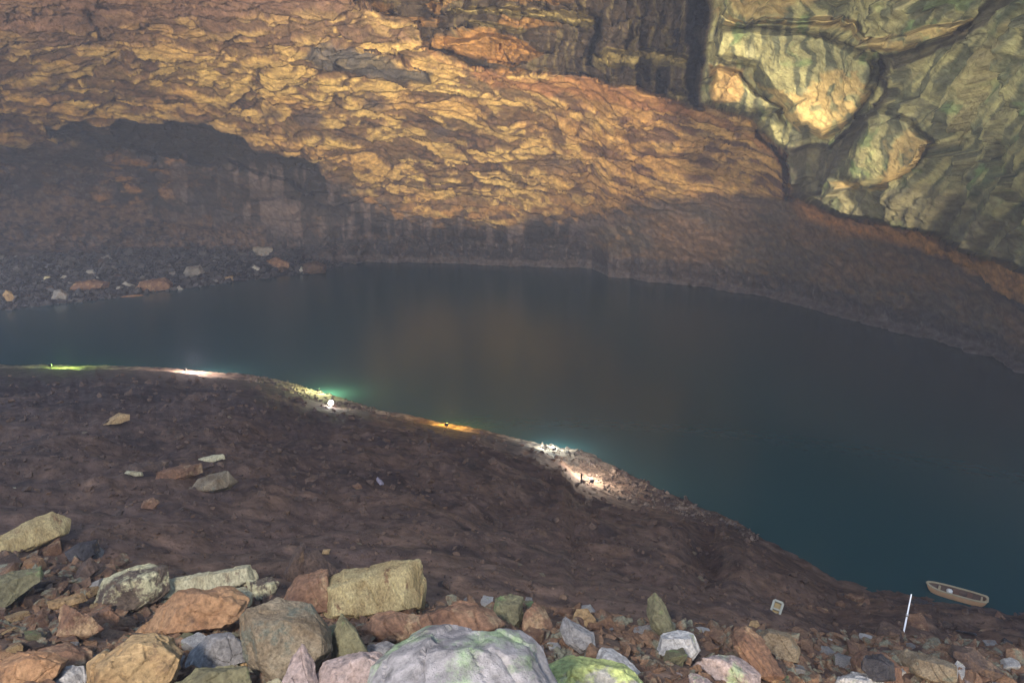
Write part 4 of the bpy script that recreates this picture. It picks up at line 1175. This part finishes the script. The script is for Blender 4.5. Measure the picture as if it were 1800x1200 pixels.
# ------------------------------------------------------------------ lamps on the shore
lamp_metal = simple("lamp_housing", (.05, .05, .055), .4, .5)
def lens_mat(name, c, e):
    m, N, L, P_ = new_mat(name)
    P_.inputs["Base Color"].default_value = (*c, 1)
    P_.inputs["Emission Color"].default_value = (*c, 1); P_.inputs["Emission Strength"].default_value = e
    return m
def shore_pt(u, t):
    j = int(np.argmin(np.abs(nus - u)))
    return NP[nrow - 1 + int(t * nb / 1.6), j].copy()
def lamp(u, t, colr, watts, label, lift=.7, pos=None, glow=0, flood=None, soft=.12):
    p = shore_pt(u, t) if pos is None else np.array(pos, float)
    e = empty("flood_lamp", tuple(p)); tag(e, label, "lamp", "lamps along the near shore")
    link("stand", tube_mesh("stand", [np.array([0, 0, z]) for z in (-.3, 0, .02, lift - .1)], [.03, .03, .02, .02], lamp_metal), e)
    hb = link("housing", box_mesh("housing", .26, .12, .2, lamp_metal, .02), e); hb.location = (0, -.03, lift)
    ln = link("lens", box_mesh("lens", .22, .03, .16, lens_mat("lamp_lens", colr, glow or 8), .01), e); ln.location = (0, .055, lift)
    ld = bpy.data.lights.new("lamp_light", 'POINT'); ld.color = colr; ld.energy = watts * .8; ld.shadow_soft_size = soft
    lo_ = bpy.data.objects.new("lamp_light", ld); scene.collection.objects.link(lo_); lo_.parent = e; lo_.location = (0, 2.2, lift + .35)
    if flood:  # extra beam, only for the added out-of-view floodlights
        tgt, fw, fcol, ang = flood
        sd_ = bpy.data.lights.new("fill_beam", 'SPOT'); sd_.color = fcol; sd_.energy = fw * .82; sd_.spot_size = math.radians(ang); sd_.spot_blend = .8
        sd_.shadow_soft_size = .35 if fw < 1e5 else 2.0
        so = bpy.data.objects.new("fill_beam", sd_); scene.collection.objects.link(so); so.parent = e; so.location = (0, .45, lift + .5)
        d_ = Vector(tgt) - (Vector(tuple(p)) + so.location)
        so.rotation_euler = d_.to_track_quat('-Z', 'Y').to_euler()
    return e
WARM = (1.0, .82, .58)
tL = tuple(at_r(np.array(450.), np.array(170.), np.array(110.)))
tM = tuple(at_r(np.array(950.), np.array(240.), np.array(105.)))
tR = tuple(at_r(np.array(1500.), np.array(190.), np.array(60.)))
lamp(90, .45, (.55, 1.0, .18), 420, "green lamp hidden behind the crest at the far left", .5)
lamp(325, .5, (1.0, .74, .62), 1200, "pinkish white lamp behind the crest, second from the left", .6)
lamp(560, .7, (.92, 1.0, .45), 800, "yellow green lamp on the shore just left of the bare bright lamp", .5)
_j = int(np.argmin(np.abs(nus - 583))); bp = C0 + ray(583., 706.) * float((NP[nrow - 1, _j] - C0) @ FWD) * .985
bl = lamp(583, .2, (1.0, .93, .85), 150, "bare bright white lamp shining over the crest towards the viewer", .25, pos=bp - np.array([0, 0, .25]), glow=60)
bulb = link("bulb", mesh_from("bulb", ico(3)[0] * .17, ico(3)[1], lens_mat("bright_bulb", (1, .93, .85), 60)), bl); bulb.location = (0, -.25, .25)
lamp(785, .4, (1.0, .55, .08), 450, "amber lamp behind the crest in the middle of the shore", .45)
lamp(975, .5, (.86, 1.0, .92), 420, "cool white lamp above the widest lit patch of shore", .5)
lamp(1040, .12, (1.0, .80, .62), 620, "warm white lamp lighting the widest patch of rocks on the shore", .4)

# floodlights added out of view to light the vault and green rock
def bank_pt(u, v):
    j = int(np.argmin(np.abs(nus - u))); i = int(np.argmin(np.abs(NV[:, j] - v)))
    return NP[i, j]
pL = bank_pt(-560, 665); pR = bank_pt(2350, 1130)
tL2 = tuple(at_r(np.array(700.), np.array(130.), np.array(105.)))
tR2 = tuple(at_r(np.array(500.), np.array(60.), np.array(100.)))
tL2 = tuple(at_r(np.array(520.), np.array(-60.), np.array(105.)))
tR2 = tuple(at_r(np.array(1100.), np.array(-80.), np.array(95.)))
lamp(0, 0, WARM, .1, "added unseen warm floodlight on the left bank aimed at the vault", 1.2, pos=pL, flood=(tR2, 35000, WARM, 60))
lamp(0, 0, WARM, .1, "added unseen warm floodlight behind the viewpoint aimed at the left of the vault", 1.2, pos=(-36, -24, 11), flood=(tL2, 480000, WARM, 50), soft=.5)
lamp(0, 0, WARM, .1, "added unseen warm floodlight behind the viewpoint aimed at the right of the vault", 1.2, pos=(30, -24, 11), flood=(tR2, 460000, WARM, 52), soft=.5)

tG = tuple(at_r(np.array(1560.), np.array(110.), np.array(60.)))
lamp(0, 0, WARM, .1, "added unseen pale floodlight behind the viewpoint aimed at the green rock", 1.2, pos=(-24, -20, 12.5), flood=(tG, 170000, (1.0, .92, .72), 36), soft=.5)

# area light added out of view by the viewpoint to brighten foreground boulders
vd = bpy.data.lights.new("viewpoint_fill", 'AREA'); vd.size = 1.2; vd.energy = 1350; vd.color = (1.0, .93, .88)
vo = bpy.data.objects.new("viewpoint_fill", vd); scene.collection.objects.link(vo)
vo.location = (-3.0, -4.5, H + 4.5)
vo.rotation_euler = (Vector((1.5, 12, H - 7)) - vo.location).to_track_quat('-Z', 'Y').to_euler()

# ------------------------------------------------------------------ the misty cave air
bm = bmesh.new(); bmesh.ops.create_cube(bm, size=1)
bmesh.ops.scale(bm, vec=(1100, 800, 160), verts=bm.verts)
bmesh.ops.translate(bm, vec=(0, 100, 70), verts=bm.verts)
me = bpy.data.meshes.new("haze"); bm.to_mesh(me); bm.free()
hm = bpy.data.materials.new("cave_mist"); hm.use_nodes = True
hn = hm.node_tree.nodes; hn.remove(hn["Principled BSDF"])
pv = hn.new("ShaderNodeVolumePrincipled"); pv.inputs["Color"].default_value = (.56, .66, 1.0, 1)
pv.inputs["Density"].default_value = 0.00062
hm.node_tree.links.new(pv.outputs[0], hn["Material Output"].inputs["Volume"])
me.materials.append(hm)
haze = link("haze", me); tag(haze, "thin bluish mist hanging in the cave air", "haze", kind="stuff")
